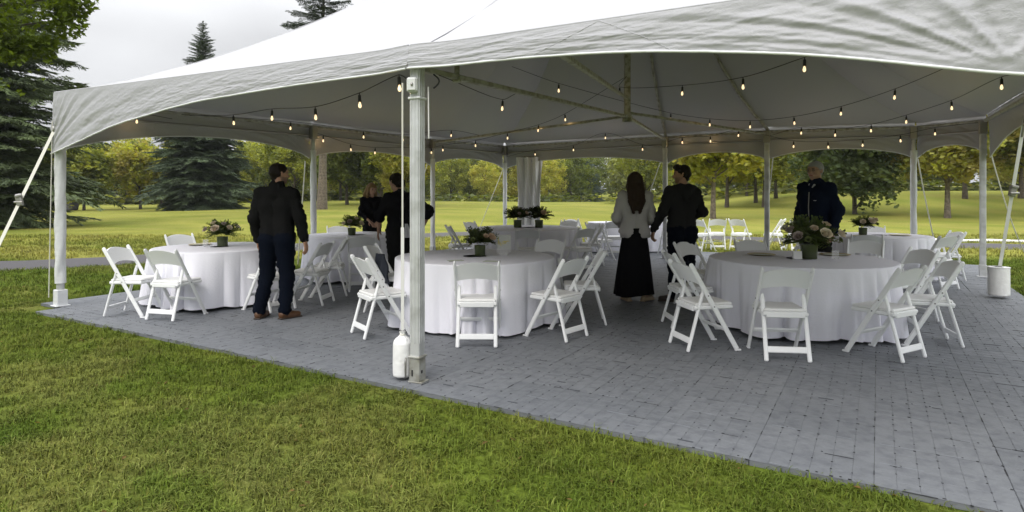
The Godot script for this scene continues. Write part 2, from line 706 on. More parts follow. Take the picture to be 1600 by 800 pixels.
func build_floor() -> void:
	var floor_ := Node3D.new()
	floor_.name = "floor"
	add_child(floor_)
	tag(floor_, "", "", "", "structure")
	# local axes: x along the front edge, -z away from the photographer
	var turn := atan2(0.508, 0.861)
	floor_.position = G(-0.70, 4.68)
	floor_.rotation.y = -turn
	var tile := Shape.new()
	tile.box(Vector3(0, -0.0188, 0), Vector3(TU - 0.004, 0.032, TW - 0.005), 0.002)
	for i in 6:   # low pads in a six by three grid
		for j in 3:
			var c := Vector3((i - 2.5) * TU / 6, 0, (j - 1) * TW / 3)
			var hx := TU / 12 - 0.0018
			var hz := TW / 6 - 0.0018
			var t0 := [c + Vector3(-hx, 0, -hz), c + Vector3(hx, 0, -hz), c + Vector3(hx, 0, hz), c + Vector3(-hx, 0, hz)]
			var b0 := []
			for k in 4:
				b0.append(t0[k] + Vector3(signf(t0[k].x - c.x) * 0.0012, -0.0009, signf(t0[k].z - c.z) * 0.0012))
			tile.quad(t0[0], t0[1], t0[2], t0[3], Vector3.UP)
			for k in 4:
				tile.quad(t0[k], t0[(k + 1) % 4], b0[(k + 1) % 4], b0[k], (t0[k] + t0[(k + 1) % 4]) * 0.5 - c)
	var tm := tile.mesh()
	var list := []
	for i in 19:
		for j in 40:
			if i == 0 and j == 0:   # the cut-off corner
				continue
			var u := FU0 + (i + 0.5) * TU
			var w := FW0 + (j + 0.5) * TW
			var q := floor_xz(u, w)
			if q.y < 0.5:
				continue
			var sx := q.x / q.y
			var seen := 1.0 / (q.y * q.y * q.y) if absf(sx) < 0.88 and q.y > 2.7 else 0.0
			list.append([seen, u, w, rng.randi() % 3, R(-0.0012, 0.0012), R(-0.002, 0.002)])
	list.sort_custom(func(a, b): return a[0] > b[0])
	var rest := []
	for k in 3:
		rest.append(Shape.new())
	for k in list.size():
		var e = list[k]
		var t := Transform3D(Basis.from_euler(Vector3(e[5], 0, e[5] * 0.5)), Vector3(e[1], e[4], -e[2]))
		if k < 300:
			var o := part("floor_tile", tm, M["tile_%d" % e[3]], floor_)
			o.transform = t
		else:
			rest[e[3]].xf = t
			rest[e[3]].box(Vector3(0, -0.016, 0), Vector3(TU - 0.004, 0.032, TW - 0.003), 0.004)
	for k in 3:
		tag(part("floor_tiles_beyond", rest[k].mesh(), M["tile_%d" % k], floor_), "", "", "", "stuff")
	# dark slots and raised ribs where tiles lock together, and small drain holes
	var slot := Shape.new()
	slot.box(Vector3.ZERO, Vector3(1, 1, 1), 0.1)
	var sm := slot.mesh()
	var where := []
	var cols := []
	var ribs := []
	var rcols := []
	for e in list:
		if floor_xz(e[1], e[2]).y > 14.0:
			continue
		var near := floor_xz(e[1], e[2]).y < 8.5
		var n := 6
		for k in n:
			var x: float = e[1] - TU / 2 + TU * k / n + R(-0.012, 0.012)
			var z: float = -e[2] + TW / 2
			if rng.randf() < 0.55:
				where.append(Transform3D(Basis().scaled(Vector3(R(0.008, 0.018), 0.003, R(0.007, 0.011))), Vector3(x, 0.0012, z + R(-0.012, 0.012))))
				cols.append(Color(0.012, 0.013, 0.015))
			if near and rng.randf() < 0.3:
				where.append(Transform3D(Basis().scaled(Vector3(R(0.007, 0.011), 0.003, 0.008)), Vector3(x + R(0.02, 0.05), 0.0012, z - 0.02)))
				cols.append(Color(0.015, 0.016, 0.018))
		if near:
			for k in 2:
				if rng.randf() < 0.4:
					where.append(Transform3D(Basis().scaled(Vector3(R(0.04, 0.16), 0.003, R(0.003, 0.0045))), Vector3(e[1] + R(-0.24, 0.24), 0.0010, -e[2] + TW / 2)))
					cols.append(Color(0.05, 0.053, 0.058))
		if near and rng.randf() < 0.8:
			where.append(Transform3D(Basis().scaled(Vector3(0.0045, 0.003, R(0.05, 0.10))), Vector3(e[1] + TU / 2, 0.0012, -e[2] + R(-0.09, 0.09))))
			cols.append(Color(0.012, 0.013, 0.015))
		if near:
			for k in 11:
				if rng.randf() < 0.75:
					where.append(Transform3D(Basis().scaled(Vector3(R(0.006, 0.011), 0.0026, R(0.006, 0.009))), Vector3(e[1] + (rng.randi() % 5 - 2) * TU / 6, 0.0010, -e[2] + (0.5 - rng.randi() % 2) * TW / 3)))
					cols.append(Color(0.02, 0.022, 0.025))
			if rng.randf() < 0.13:
				where.append(Transform3D(Basis().scaled(Vector3(R(0.07, 0.10), 0.002, 0.016)), Vector3(e[1] + R(-0.15, 0.15), 0.0008, -e[2] + R(-0.08, 0.08))))
				cols.append(Color(0.06, 0.066, 0.075))
			for k in 3:   # faint raised guide lines
				if rng.randf() < 0.12:
					ribs.append(Transform3D(Basis().scaled(Vector3(R(0.05, 0.12), 0.0018, 0.003)), Vector3(e[1] + R(-0.2, 0.2), 0.0004, -e[2] + (k - 1) * 0.08)))
					rcols.append(Color(0.19, 0.205, 0.225))
				if rng.randf() < 0.12:
					ribs.append(Transform3D(Basis().scaled(Vector3(0.003, 0.0018, R(0.05, 0.14))), Vector3(e[1] + (k - 1) * 0.15 + 0.07, 0.0004, -e[2] + R(-0.06, 0.06))))
					rcols.append(Color(0.18, 0.195, 0.215))
		for k in 2:
			if rng.randf() < 0.5:
				ribs.append(Transform3D(Basis().scaled(Vector3(R(0.06, 0.22), 0.002, R(0.004, 0.007))), Vector3(e[1] + R(-0.2, 0.2), 0.0006, -e[2] + TW / 2 - R(0.008, 0.016))))
				rcols.append(Color(0.21, 0.225, 0.245))
	tinted("floor_detail", 0.7)
	tag(crowd("locking_slots", sm, M.floor_detail, where, cols, floor_), "", "", "", "stuff")
	tag(crowd("locking_ribs", sm, M.floor_detail, ribs, rcols, floor_), "", "", "", "stuff")

# ---------------------------------------------------------------- tent
var poles := []   # [x, z, eave height, curve of the roof seam]
var apex := Vector3(1.92, 7.5, -10.35)

func roof_point(i: float, t: float) -> Vector3:   # i runs along the eave in pole numbers
	var a = poles[int(floor(i)) % poles.size()]
	var b = poles[int(floor(i) + 1) % poles.size()]
	var s: float = i - floor(i)
	var e := G(lerpf(a[0], b[0], s), lerpf(a[1], b[1], s), lerpf(a[2], b[2], s))
	var k := lerpf(a[3], b[3], s)
	var f := k * t + (1.0 - k) * t * t
	var p := Vector3(lerpf(e.x, apex.x, t), lerpf(e.y, apex.y, f), lerpf(e.z, apex.z, t))
	p.y -= 0.16 * 4.0 * s * (1.0 - s) * t * (1.0 - t) * 2.0
	return p

func build_tent() -> void:
	var q3 := tent_xz(4.6, 0.0)
	poles = [[-6.0, 8.18, 2.80, 0.40], [-0.75, 4.92, 2.64, 0.62], [q3.x, q3.y, 2.58, 0.5], [8.38, 11.0, 2.86, 0.45], [7.86, 12.1, 2.86, 0.45], [5.33, 12.92, 2.86, 0.42], [3.48, 14.06, 2.84, 0.42], [-0.2, 16.95, 2.84, 0.42], [-1.91, 14.82, 2.84, 0.42], [-3.80, 11.77, 2.84, 0.42]]
	var tent := thing("frame_tent", "large white high-peak frame tent over the grey floor", "tent")
	var n := poles.size()
	var centre := Vector3(1.2, 0, -9.6)
	# lower edge of the valance, as heights along each side
	var low := [[[0, 2.00], [0.12, 2.13], [0.25, 2.27], [0.5, 2.42], [0.75, 2.46], [1, 2.46]], [[0, 2.46], [0.25, 2.43], [0.44, 2.36], [0.62, 2.24], [0.8, 2.06], [1, 1.93]], [[0, 1.93], [0.2, 2.25], [0.5, 2.40], [0.8, 2.33], [1, 2.10]]]
	for i in n:
		var nv: Node3D = null
		var a = poles[i]
		var b = poles[(i + 1) % n]
		var length := Vector2(a[0] - b[0], a[1] - b[1]).length()
		var cols := maxi(10, int(length * 5))
		if i < 2:
			cols = int(length * 9)
		# roof panel
		var s := Shape.new()
		var rows := []
		for r in 25:
			var t := pow(r / 24.0, 1.3)
			var row := []
			for k in cols + 1:
				var p := roof_point(i + minf(float(k) / cols, 0.9999), t)
				p.y += 0.010 * fn.get_noise_3d(p.x * 12, p.z * 12, 3.0) + 0.006 * fn.get_noise_3d(p.x * 40, p.z * 40, 30.0)
				row.append(p)
			rows.append(row)
		s.grid(rows, false, true)
		part("roof_panel", s.mesh(), M.tent_vinyl, tent)
		# seam tape where two panels meet
		s = Shape.new()
		rows = []
		for r in 25:
			var t := pow(r / 24.0, 1.3)
			var p := roof_point(i, t)
			var row := []
			for d in [-0.025, 0.0, 0.025]:
				var e: Vector3 = Vector3(b[0] - a[0], 0, -(b[1] - a[1])).normalized() * d * (1 - t * 0.7)
				row.append(p + e + Vector3(0, 0.005 - absf(d) * 0.12, 0))
			rows.append(row)
		s.grid(rows, false, true)
		part("roof_seam", s.mesh(), M.tent_vinyl, tent)
		# valance
		s = Shape.new()
		rows = []
		var out := Vector3(b[1] - a[1], 0, b[0] - a[0]).normalized()
		if out.dot(G((a[0] + b[0]) / 2, (a[1] + b[1]) / 2) - centre) < 0:
			out = -out
		var fine := int(length * 44) if i < 2 else int(length * 12)
		var hem := []
		var edge := []
		for k in fine + 1:
			var sk := float(k) / fine
			var h: float
			if i < low.size():
				var L: Array = low[i]
				h = L[-1][1]
				for m in L.size() - 1:
					if sk >= L[m][0] and sk <= L[m + 1][0]:
						var f: float = (sk - L[m][0]) / (L[m + 1][0] - L[m][0])
						var m0: float = (L[m + 1][1] - L[maxi(m - 1, 0)][1]) / (L[m + 1][0] - L[maxi(m - 1, 0)][0])
						var m1: float = (L[mini(m + 2, L.size() - 1)][1] - L[m][1]) / (L[mini(m + 2, L.size() - 1)][0] - L[m][0])
						var w: float = L[m + 1][0] - L[m][0]
						h = (2 * f * f * f - 3 * f * f + 1) * L[m][1] + (f * f * f - 2 * f * f + f) * w * m0 + (-2 * f * f * f + 3 * f * f) * L[m + 1][1] + (f * f * f - f * f) * w * m1
			else:
				var e0: float = 0.84 if i == 9 else 0.70
				h = lerpf(a[2], b[2], sk)
				if i == 9:
					h -= lerpf(0.70, 0.80, sk) - 0.32 * pow(4 * sk * (1 - sk), 0.7)
				else:
					h -= 0.70 - 0.22 * pow(4 * sk * (1 - sk), 0.7)
			hem.append(h)
			edge.append(sk)
		var vr := 44 if i < 2 else 14
		for r in vr + 1:
			var f := float(r) / vr
			var row := []
			for k in fine + 1:
				var sk: float = edge[k]
				var top := roof_point(i + minf(sk, 0.9999), 0.0)
				var y := lerpf(top.y + 0.004, hem[k], f)
				var along := sk * length
				# folds pulled towards the corners, slight belly
				var pull := fn.get_noise_2d((along * 7 + f * 12) * 2.0, f * 6 - along * 3)
				var pull2 := fn.get_noise_2d((along * 3 - f * 22), f * 16 + along * 9 + 50)
				var corner := exp(-sk * length / 1.3) + exp(-(1 - sk) * length / 1.6)
				if i == 0:
					corner = exp(-sk * length / 1.3)
				if i == 1:
					corner = exp(-absf(0.82 - sk) * length / 1.5)
				# tension folds: straight creases that fan out from the pulled-down corner
				var da := absf(0.80 - sk) * length + 0.06 if i == 1 else sk * length + 0.12
				var fan := atan2(1.02 - f, da * (0.75 if i == 1 else 1.5))
				var fq := 21.0 if i == 1 else 28.0
				var crease := sin(fan * fq + 0.8 * fn.get_noise_2d(fan * 9.0, 7.0 + i)) * 0.65 + sin(fan * fq * 1.9 + 1.7) * 0.35
				crease = signf(crease) * pow(absf(crease), 1.35)
				crease *= smoothstep(0.02, 0.45, sqrt(da * da + (1.02 - f) * (1.02 - f)))
				var d := 0.035 + 0.03 * sin(f * PI * 0.5) + (0.006 + 0.014 * corner) * pull * sqrt(f) * (1.15 - f) * 1.6 + 0.014 * pull2 * f + (0.027 if i == 1 else 0.028) * crease * (corner + 0.05) * f * (1.06 - f) * 2.0 + 0.0045 * sqrt(f) * fn.get_noise_2d(along * 60.0 + f * 40.0, f * 130.0 - along * 22.0)
				if i < 2:
					var dn := (1.0 - sk) * length if i == 0 else sk * length
					d += 0.055 * exp(-dn * dn / 0.06)
				var p := Vector3(top.x, y, top.z) + out * d
				row.append(p)
			rows.append(row)
		s.grid(rows, false, false)
		var val := part("valance", s.mesh(), M.valance_vinyl, tent)
		var hp := []
		for k in range(0, fine + 1, 2):
			hp.append(rows[vr][k])
		s = Shape.new()
		s.tube(hp, 0.009, 6)
		part("hem", s.mesh(), M.sleeve_vinyl, val)
		hp = []
		for k in range(0, fine + 1, 2):
			hp.append(rows[0][k] - out * 0.012 + Vector3(0, 0.004, 0))
		s = Shape.new()
		s.tube(hp, 0.010, 6)
		part("welt", s.mesh(), M.tent_vinyl, val)
		if i == 1:   # the reinforcing seams that spread from one point of the edge
			for sd in [-1, 1]:
				var sp := []
				for r in vr + 1:
					sp.append(rows[r][clampi(int(fine * 0.345) + sd * int(r * 0.52), 0, fine)] - out * 0.001)
				s = Shape.new()
				s.tube(sp, 0.0035, 5)
				part("seam", s.mesh(), M.valance_vinyl, val)
		# eave rails
		s = Shape.new()
		var pa := G(a[0], a[1], a[2] - 0.10)
		var pb := G(b[0], b[1], b[2] - 0.10)
		s.tube([pa, pb], 0.032, 8)
		part("eave_rail", s.mesh(), M.old_aluminium, tent)
		if i > 2:
			s = Shape.new()
			s.tube([pa + Vector3(0, -0.17, 0), pb + Vector3(0, -0.17, 0)], 0.019, 8)
			part("lower_rail", s.mesh(), M.steel, tent)
		# rafter
		s = Shape.new()
		var pts := []
		for r in 9:
			pts.append(roof_point(i, r / 8.0 * 0.985) + Vector3(0, -0.07, 0))
		if i == 5 or i == 6:
			s.tube(pts, 0.03, 8)
			part("rafter", s.mesh(), M.old_aluminium, tent)
		# pole
		build_pole(tent, i, a)
	# king post and its ties
	var s := Shape.new()
	var kp := Vector3(1.92, 2.70, -10.35)
	s.box(Vector3(kp.x, (kp.y + apex.y) / 2 - 0.03, kp.z), Vector3(0.10, apex.y - kp.y, 0.10), 0.008)
	var king := part("king_post", s.mesh(), M.old_aluminium, tent)
	s = Shape.new()
	s.box(kp + Vector3(0, 0.02, 0), Vector3(0.15, 0.10, 0.15), 0.01)
	part("post_foot", s.mesh(), M.old_aluminium, king)
	for j in [1, 6, 5, 8]:
		s = Shape.new()
		var a = poles[j]
		s.bar(G(a[0], a[1], a[2] - 0.16), kp + Vector3(0, 0.06 if j != 5 else 0.12, 0), 0.045, 0.06, Vector3.UP, 0.006)
		part("tie_beam", s.mesh(), M.old_aluminium, tent)
	# brace from the front rail to the post
	var f0 := roof_point(1.26, 0.0)
	s = Shape.new()
	s.bar(f0 + Vector3(0, -0.12, 0), kp + Vector3(0, 0.36, 0), 0.045, 0.05, Vector3.UP, 0.006)
	part("brace", s.mesh(), M.old_aluminium, tent)
	# little upright bracket on the tie near the front pole
	s = Shape.new()
	var b0 := G(-0.75, 4.92, 2.48).lerp(kp, 0.10)
	s.box(b0 + Vector3(0, 0.06, 0), Vector3(0.045, 0.18, 0.05), 0.005)
	s.box(b0 + Vector3(0, -0.01, 0), Vector3(0.075, 0.06, 0.08), 0.008)
	part("bracket", s.mesh(), M.old_aluminium, tent)

func build_pole(tent: Node3D, i: int, a: Array) -> void:
	var base := G(a[0], a[1])
	base += (Vector3(1.2, 0, -9.6) - base).normalized() * (0.0 if i == 1 else 0.045)
	var h: float = a[2] - 0.05
	var s := Shape.new()
	var turn := Basis(Vector3.UP, -atan2(0.527, 0.85))
	var off_floor := not on_floor(a[0], a[1], -0.1)
	var y0 := -0.035 if off_floor else 0.0
	if i == 1:   # the near post: ribbed square extrusion
		s.xf = Transform3D(turn.rotated(Vector3.UP, 0.12), base)
		s.box(Vector3(0, h / 2, 0), Vector3(0.086, h - 0.02, 0.086), 0.007)
		for sx in [-1, 1]:
			for k in [-0.030, 0.002, 0.031]:
				s.box(Vector3(k, h / 2 + 0.14, sx * 0.043), Vector3(0.013, h - 0.34, 0.010), 0.003)
				s.box(Vector3(sx * 0.043, h / 2 + 0.14, k), Vector3(0.010, h - 0.34, 0.013), 0.003)
		var p := part("pole", s.mesh(), M.aluminium, tent)
		s = Shape.new()
		s.xf = Transform3D(turn.rotated(Vector3.UP, 0.12), base)
		s.box(Vector3(0.01, 0.006, 0), Vector3(0.13, 0.012, 0.11), 0.003)
		s.box(Vector3(0, 0.10, 0), Vector3(0.097, 0.18, 0.097), 0.005)
		part("foot_bracket", s.mesh(), M.old_aluminium, p)
		s = Shape.new()
		s.xf = Transform3D(turn.rotated(Vector3.UP, 0.12), base)
		s.box(Vector3(-0.016, 0.075, 0.049), Vector3(0.014, 0.05, 0.006), 0.002)
		part("slot", s.mesh(), M.black_rubber, p)
		s = Shape.new()
		s.xf = Transform3D(turn.rotated(Vector3.UP, 0.12), base)
		s.box(Vector3(0.049, 0.085, 0.012), Vector3(0.006, 0.025, 0.022), 0.002)
		part("slot", s.mesh(), M.black_rubber, p)
		for y in [0.20, 2.24]:
			s = Shape.new()
			s.xf = Transform3D(turn.rotated(Vector3.UP, 0.12), base)
			s.box(Vector3(0, y, 0), Vector3(0.112, 0.020, 0.112), 0.005)
			part("band", s.mesh(), M.old_aluminium if y < 1 else M.sleeve_vinyl, p)
		s = Shape.new()
		var lp := []
		for k in 13:
			var t := TAU * k / 12
			lp.append(base + Vector3(-0.085, 0.12 + 0.075 * sin(t), 0.05 + 0.012 * cos(t)))
		s.tube(lp, 0.007, 6, false)
		part("snap_hook", s.mesh(), M.steel, p)
		return
	var r := 0.062 if i == 0 else 0.055
	s.xf = Transform3D(turn, base)
	if i == 0 or i == 8 or i == 7 or i == 4 or i == 9:   # wrapped in a loose vinyl sleeve
		s.tube([Vector3(0, y0, 0), Vector3(0, h - 0.05, 0)], r * 0.75, 10)
	else:
		s.box(Vector3(0, h / 2 + y0 / 2, 0), Vector3(r * 1.7, h - 0.06 - y0, r * 1.7), 0.010)
		for k in [-0.02, 0.02]:
			s.box(Vector3(k, h / 2, r * 0.86), Vector3(0.012, h - 0.2, 0.006), 0.002)
	var p := part("pole", s.mesh(), M.aluminium, tent)
	if i == 0 or i == 8 or i == 7 or i == 4 or i == 9:
		s = Shape.new()
		s.xf = Transform3D(turn, base)
		var rows := []
		for k in 41:
			var y := lerpf(0.30 if i == 0 else 0.12, h - 0.5, k / 40.0)
			var ring := []
			for m in 18:
				var t := TAU * m / 18
				var rr := r * (1.0 + 0.22 * fn.get_noise_3d(cos(t) * 9 + i * 7, y * 28 + sin(t) * 8, sin(t) * 9 + y * 10) + 0.06 * sin(y * 9 + t * 2))
				ring.append(Vector3(cos(t) * rr, y, sin(t) * rr))
			rows.append(ring)
		s.grid(rows, true, true)
		part("sleeve", s.mesh(), M.sleeve_vinyl, p)
	s = Shape.new()
	s.xf = Transform3D(turn, base)
	s.box(Vector3(0, y0 + 0.006, 0), Vector3(0.17, 0.012, 0.17), 0.003)
	s.box(Vector3(0, y0 + 0.11, 0), Vector3(0.125 if i == 0 else 0.11, 0.21, 0.125 if i == 0 else 0.11), 0.008)
	part("foot_bracket", s.mesh(), M.sleeve_vinyl if i == 0 else M.aluminium, p)
	s = Shape.new()
	s.xf = Transform3D(turn, base)
	s.box(Vector3(0, h - 0.16, 0), Vector3(0.125, 0.26, 0.125), 0.015)
	part("corner_fitting", s.mesh(), M.steel, p)

func strap_shape(pts: Array, width: float, face: Vector3) -> Mesh:   # flat webbing along points
	var s := Shape.new()
	for i in pts.size() - 1:
		s.bar(pts[i], pts[i + 1], width, 0.004, face, 0.001)
	return s.mesh()

func sagging(a: Vector3, b: Vector3, sag: float, n := 16) -> Array:
	var out := []
	for i in n + 1:
		var t := float(i) / n
		out.append(a.lerp(b, t) - Vector3(0, sag * 4 * t * (1 - t), 0))
	return out

func build_ropes() -> void:
	# the ratchet strap at the far-left corner post
	var a := sight(84, 205, 8.1)
	var b := G(-6.35, 7.15, -0.02)
	var g := thing("guy_strap", "cream webbing strap with ratchet slanting from outer corner post to the lawn", "strap")
	part("webbing", strap_shape([a, a.lerp(b, 0.38), b], 0.045, Vector3.RIGHT), M.webbing, g)
	var mid := a.lerp(b, 0.385)
	var s := Shape.new()
	s.box(mid + Vector3(0, 0, 0.02), Vector3(0.075, 0.15, 0.05), 0.012, Basis(Vector3.FORWARD, -0.2))
	s.box(mid + Vector3(0.01, 0.05, 0.05), Vector3(0.085, 0.03, 0.02), 0.006, Basis(Vector3.FORWARD, -0.2))
	s.tube([mid + Vector3(-0.05, -0.03, 0.035), mid + Vector3(0.05, -0.03, 0.035)], 0.014, 8)
	part("ratchet", s.mesh(), M.steel, g)
	s = Shape.new()
	s.tube([a + Vector3(0, 0.06, 0), a + Vector3(0.01, 0.02, 0.01), a], 0.016, 8)
	part("hook", s.mesh(), M.steel, g)
	# stake
	s = Shape.new()
	s.tube([b + Vector3(0.02, -0.2, 0), b + Vector3(-0.03, 0.10, 0.02)], 0.012, 8)
	part("stake", s.mesh(), M.steel, g)
	# thin cord beside that post
	s = Shape.new()
	s.tube(sagging(sight(82, 190, 8.1), G(-6.06, 8.12, 0.12), 0.0, 6), 0.006, 6)
	tag(part("tie_cord", s.mesh(), M.webbing), "thin cream cord running straight down beside the outer corner post", "cord")
	# weight bag and its strap at the near post
	a = G(-0.865, 4.90, 2.36)
	b = sight(629, 516, 4.98)
	g = thing("weight_strap", "narrow white strap hanging beside the near post down to the weight bag", "strap")
	part("webbing", strap_shape([a, b.lerp(a, 0.42)], 0.014, Vector3.RIGHT), M.webbing, g)
	part("doubled_webbing", strap_shape([b.lerp(a, 0.42), b], 0.026, Vector3.RIGHT), M.white_webbing, g)
	weight_bag("small white drawstring weight bag hanging against the near post", sight(629, 587, 4.98), 0.077, 0.325, true)
	# the weighted strap at the open end
	b = sight(1562, 418, 8.8)
	a = sight(1604, 168, 8.05)
	g = thing("guy_strap", "white ratchet strap leaning down to the round weight bag on the floor", "strap")
	part("webbing", strap_shape([a, b], 0.052, Vector3.RIGHT), M.white_webbing, g)
	mid = a.lerp(b, 0.50)
	s = Shape.new()
	var tl := Basis(Vector3.FORWARD, 0.17)
	s.box(mid, Vector3(0.09, 0.15, 0.05), 0.012, tl)
	s.box(mid + Vector3(0, 0.06, 0.04), Vector3(0.10, 0.035, 0.03), 0.006, tl)
	s.tube([mid + Vector3(-0.06, -0.03, 0.035), mid + Vector3(0.06, -0.03, 0.035)], 0.016, 8)
	part("ratchet", s.mesh(), M.steel, g)
	s = Shape.new()
	s.tube([a.lerp(b, 0.17), a.lerp(b, 0.10), a], 0.016, 8)
	part("hook", s.mesh(), M.steel, g)
	weight_bag("plump white round weight bag under the slanting strap", G(6.90, 8.8, 0.035), 0.128, 0.41, false)
	# guy ropes outside the far posts
	for q in [
		[sight(477, 252, 11.9), G(-4.45, 12.9, -0.03), 0.0, "cream guy rope behind the man in the black jacket"],
		[sight(787, 262, 17.2), G(-1.15, 18.6, -0.03), 0.0, "thin guy rope behind the centrepieces on the far table"],
		[sight(1208, 245, 13.0), G(5.75, 14.3, -0.03), 0.05, "pale guy rope beside the old man's post"],
		[sight(1434, 248, 12.2), G(8.9, 12.9, -0.03), 0.10, "slack double-looped cream guy rope behind the small back table"],
		[sight(1546, 230, 11.1), G(10.1, 12.0, -0.03), 0.25, "slack grey guy rope looping from the open-end corner post"],
		[sight(668, 255, 15.0), G(-2.85, 16.2, -0.03), 0.0, "thin guy rope behind the woman with a bun"],
		[sight(1033, 250, 14.4), G(2.9, 15.4, -0.03), 0.0, "white guy rope between the couple"],
	]:
		s = Shape.new()
		s.tube(sagging(q[0], q[1], q[2], 14), 0.011, 6)
		var rope := thing("guy_rope", q[3], "rope")
		part("rope", s.mesh(), M.webbing, rope)
		s = Shape.new()
		s.tube([q[1] + Vector3(0, -0.12, 0), q[1] + Vector3(0.02, 0.14, 0)], 0.011, 6)
		part("stake", s.mesh(), M.steel, rope)
	# second strand of the rope beside the couple
	# gathered curtain panel at the far corner
	s = Shape.new()
	var rows := []
	for k in 25:
		var y := lerpf(2.42, 0.10, k / 24.0)
		var row := []
		for m in 41:
			var t := m / 40.0
			var gather := 1.0 - 0.10 * sin(PI * k / 24.0) + 0.1 * (1 - k / 24.0)
			var x := (t - 0.5) * 0.66 * gather
			row.append(Vector3(x, y, 0.07 * sin(t * 19 + 0.5 * sin(y * 2)) + 0.04 * sin(t * 41 + y * 3)))
		rows.append(row)
	s.xf = Transform3D(Basis(Vector3.UP, -0.35), G(0.45, 16.4))
	s.grid(rows, false, true)
	var cu := thing("side_curtain", "white gathered side curtain hanging behind the two vases", "curtain")
	part("drape", s.mesh(), M.bag_canvas, cu)
	s = Shape.new()
	s.xf = Transform3D(Basis(Vector3.UP, -0.35), G(0.45, 16.4))
	s.tube([Vector3(-0.38, 2.43, 0), Vector3(0.38, 2.43, 0)], 0.016, 8)
	part("rail", s.mesh(), M.old_aluminium, cu)

func weight_bag(label: String, base: Vector3, r: float, h: float, drawstring: bool) -> void:
	var g := thing("weight_bag", label, "weight bag", base)
	var s := Shape.new()
	var rows := []
	var prof := [[0.0, 0.0], [0.80, 0.0], [0.96, 0.02], [1.0, 0.06], [1.01, 0.3], [1.0, 0.6], [0.98, 0.80], [0.92, 0.86]]
	if drawstring:
		prof += [[0.62, 0.93], [0.36, 0.98], [0.22, 1.03], [0.30, 1.10]]
	else:
		prof = [[0.0, 0.0], [0.86, 0.0], [0.98, 0.015], [1.0, 0.05], [1.02, 0.4], [1.0, 0.9], [0.99, 0.965], [0.93, 0.985], [0.0, 0.99]]
	for q in prof:
		var ring := []
		for k in 36:
			var t := TAU * k / 36
			var w: float = 1.0 + (0.035 * fn.get_noise_3d(cos(t) * 20, q[1] * 30, sin(t) * 20 + base.x) if q[0] > 0.5 else 0.0)
			if drawstring and q[1] > 0.9:
				w = 1.0 + 0.16 * sin(t * 9)
			ring.append(Vector3(cos(t) * q[0] * r * w, q[1] * h, sin(t) * q[0] * r * w))
		rows.append(ring)
	s.grid(rows, true, true)
	part("bag", s.mesh(), M.bag_canvas, g)
	s = Shape.new()
	if drawstring:
		var loop := []
		for k in 17:
			loop.append(Vector3(cos(TAU * k / 16) * r * 0.26, h * 1.02, sin(TAU * k / 16) * r * 0.26))
		s.tube(loop, 0.006, 6, false)
		part("drawstring", s.mesh(), M.webbing, g)
	else:
		var loop := []
		for k in 33:
			loop.append(Vector3(cos(TAU * k / 32) * r * 1.005, h * 0.972, sin(TAU * k / 32) * r * 1.005))
		s.tube(loop, 0.007, 6, false)
		part("top_seam", s.mesh(), M.bag_canvas, g)

# ---------------------------------------------------------------- trees
func leaf_clump(size: float, leaf: float, n: int) -> Mesh:
	var s := Shape.new()
	for i in n:
		var p := Vector3(R(-1, 1), R(-0.8, 0.8), R(-1, 1)) * size
		var q := Basis.from_euler(Vector3(R(-0.9, 0.9), R(0, TAU), R(-0.9, 0.9)))
		var l := leaf * R(0.7, 1.3)
		var k := R(0.72, 1.2)
		s.col = Color(k, k * R(0.95, 1.05), k * R(0.8, 1.1))
		s.tri(p + q * Vector3(-l * 0.5, 0, 0), p + q * Vector3(0, 0.1 * l, -l * 0.42), p + q * Vector3(l * 0.6, 0, 0), Vector3.UP)
		s.tri(p + q * Vector3(-l * 0.5, 0, 0), p + q * Vector3(0, 0.1 * l, l * 0.42), p + q * Vector3(l * 0.6, 0, 0), Vector3.UP)
	return s.mesh()

func bough_mesh(needles: int) -> Mesh:   # one drooping spray, a metre long, growing along +z
	var s := Shape.new()
	for i in 11:
		var t := i / 10.0
		var c := Vector3(0, -0.16 * t * t + 0.05 * t, t)
		for side in [-1.0, 1.0]:
			var len := 0.42 * (1.0 - t * 0.75) * (0.55 + t) * R(0.7, 1.1)
			var dir := Vector3(side * 0.80, R(-0.30, -0.08), 0.6).normalized()
			for k in needles:
				var f := (k + R(0, 1)) / needles
				var p := c + dir * len * f
				var k2 := R(0.65, 1.25)
				s.col = Color(k2, k2, k2 * R(0.9, 1.1))
				var d := (dir + Vector3(R(-0.6, 0.6), R(-0.55, 0.25), R(-0.3, 0.9))).normalized()
				var w := d.cross(Vector3(R(-1, 1), 1, R(-1, 1))).normalized() * 0.020
				var l := R(0.09, 0.17)
				s.tri(p - w, p + w, p + d * l, Vector3.UP)
	return s.mesh()

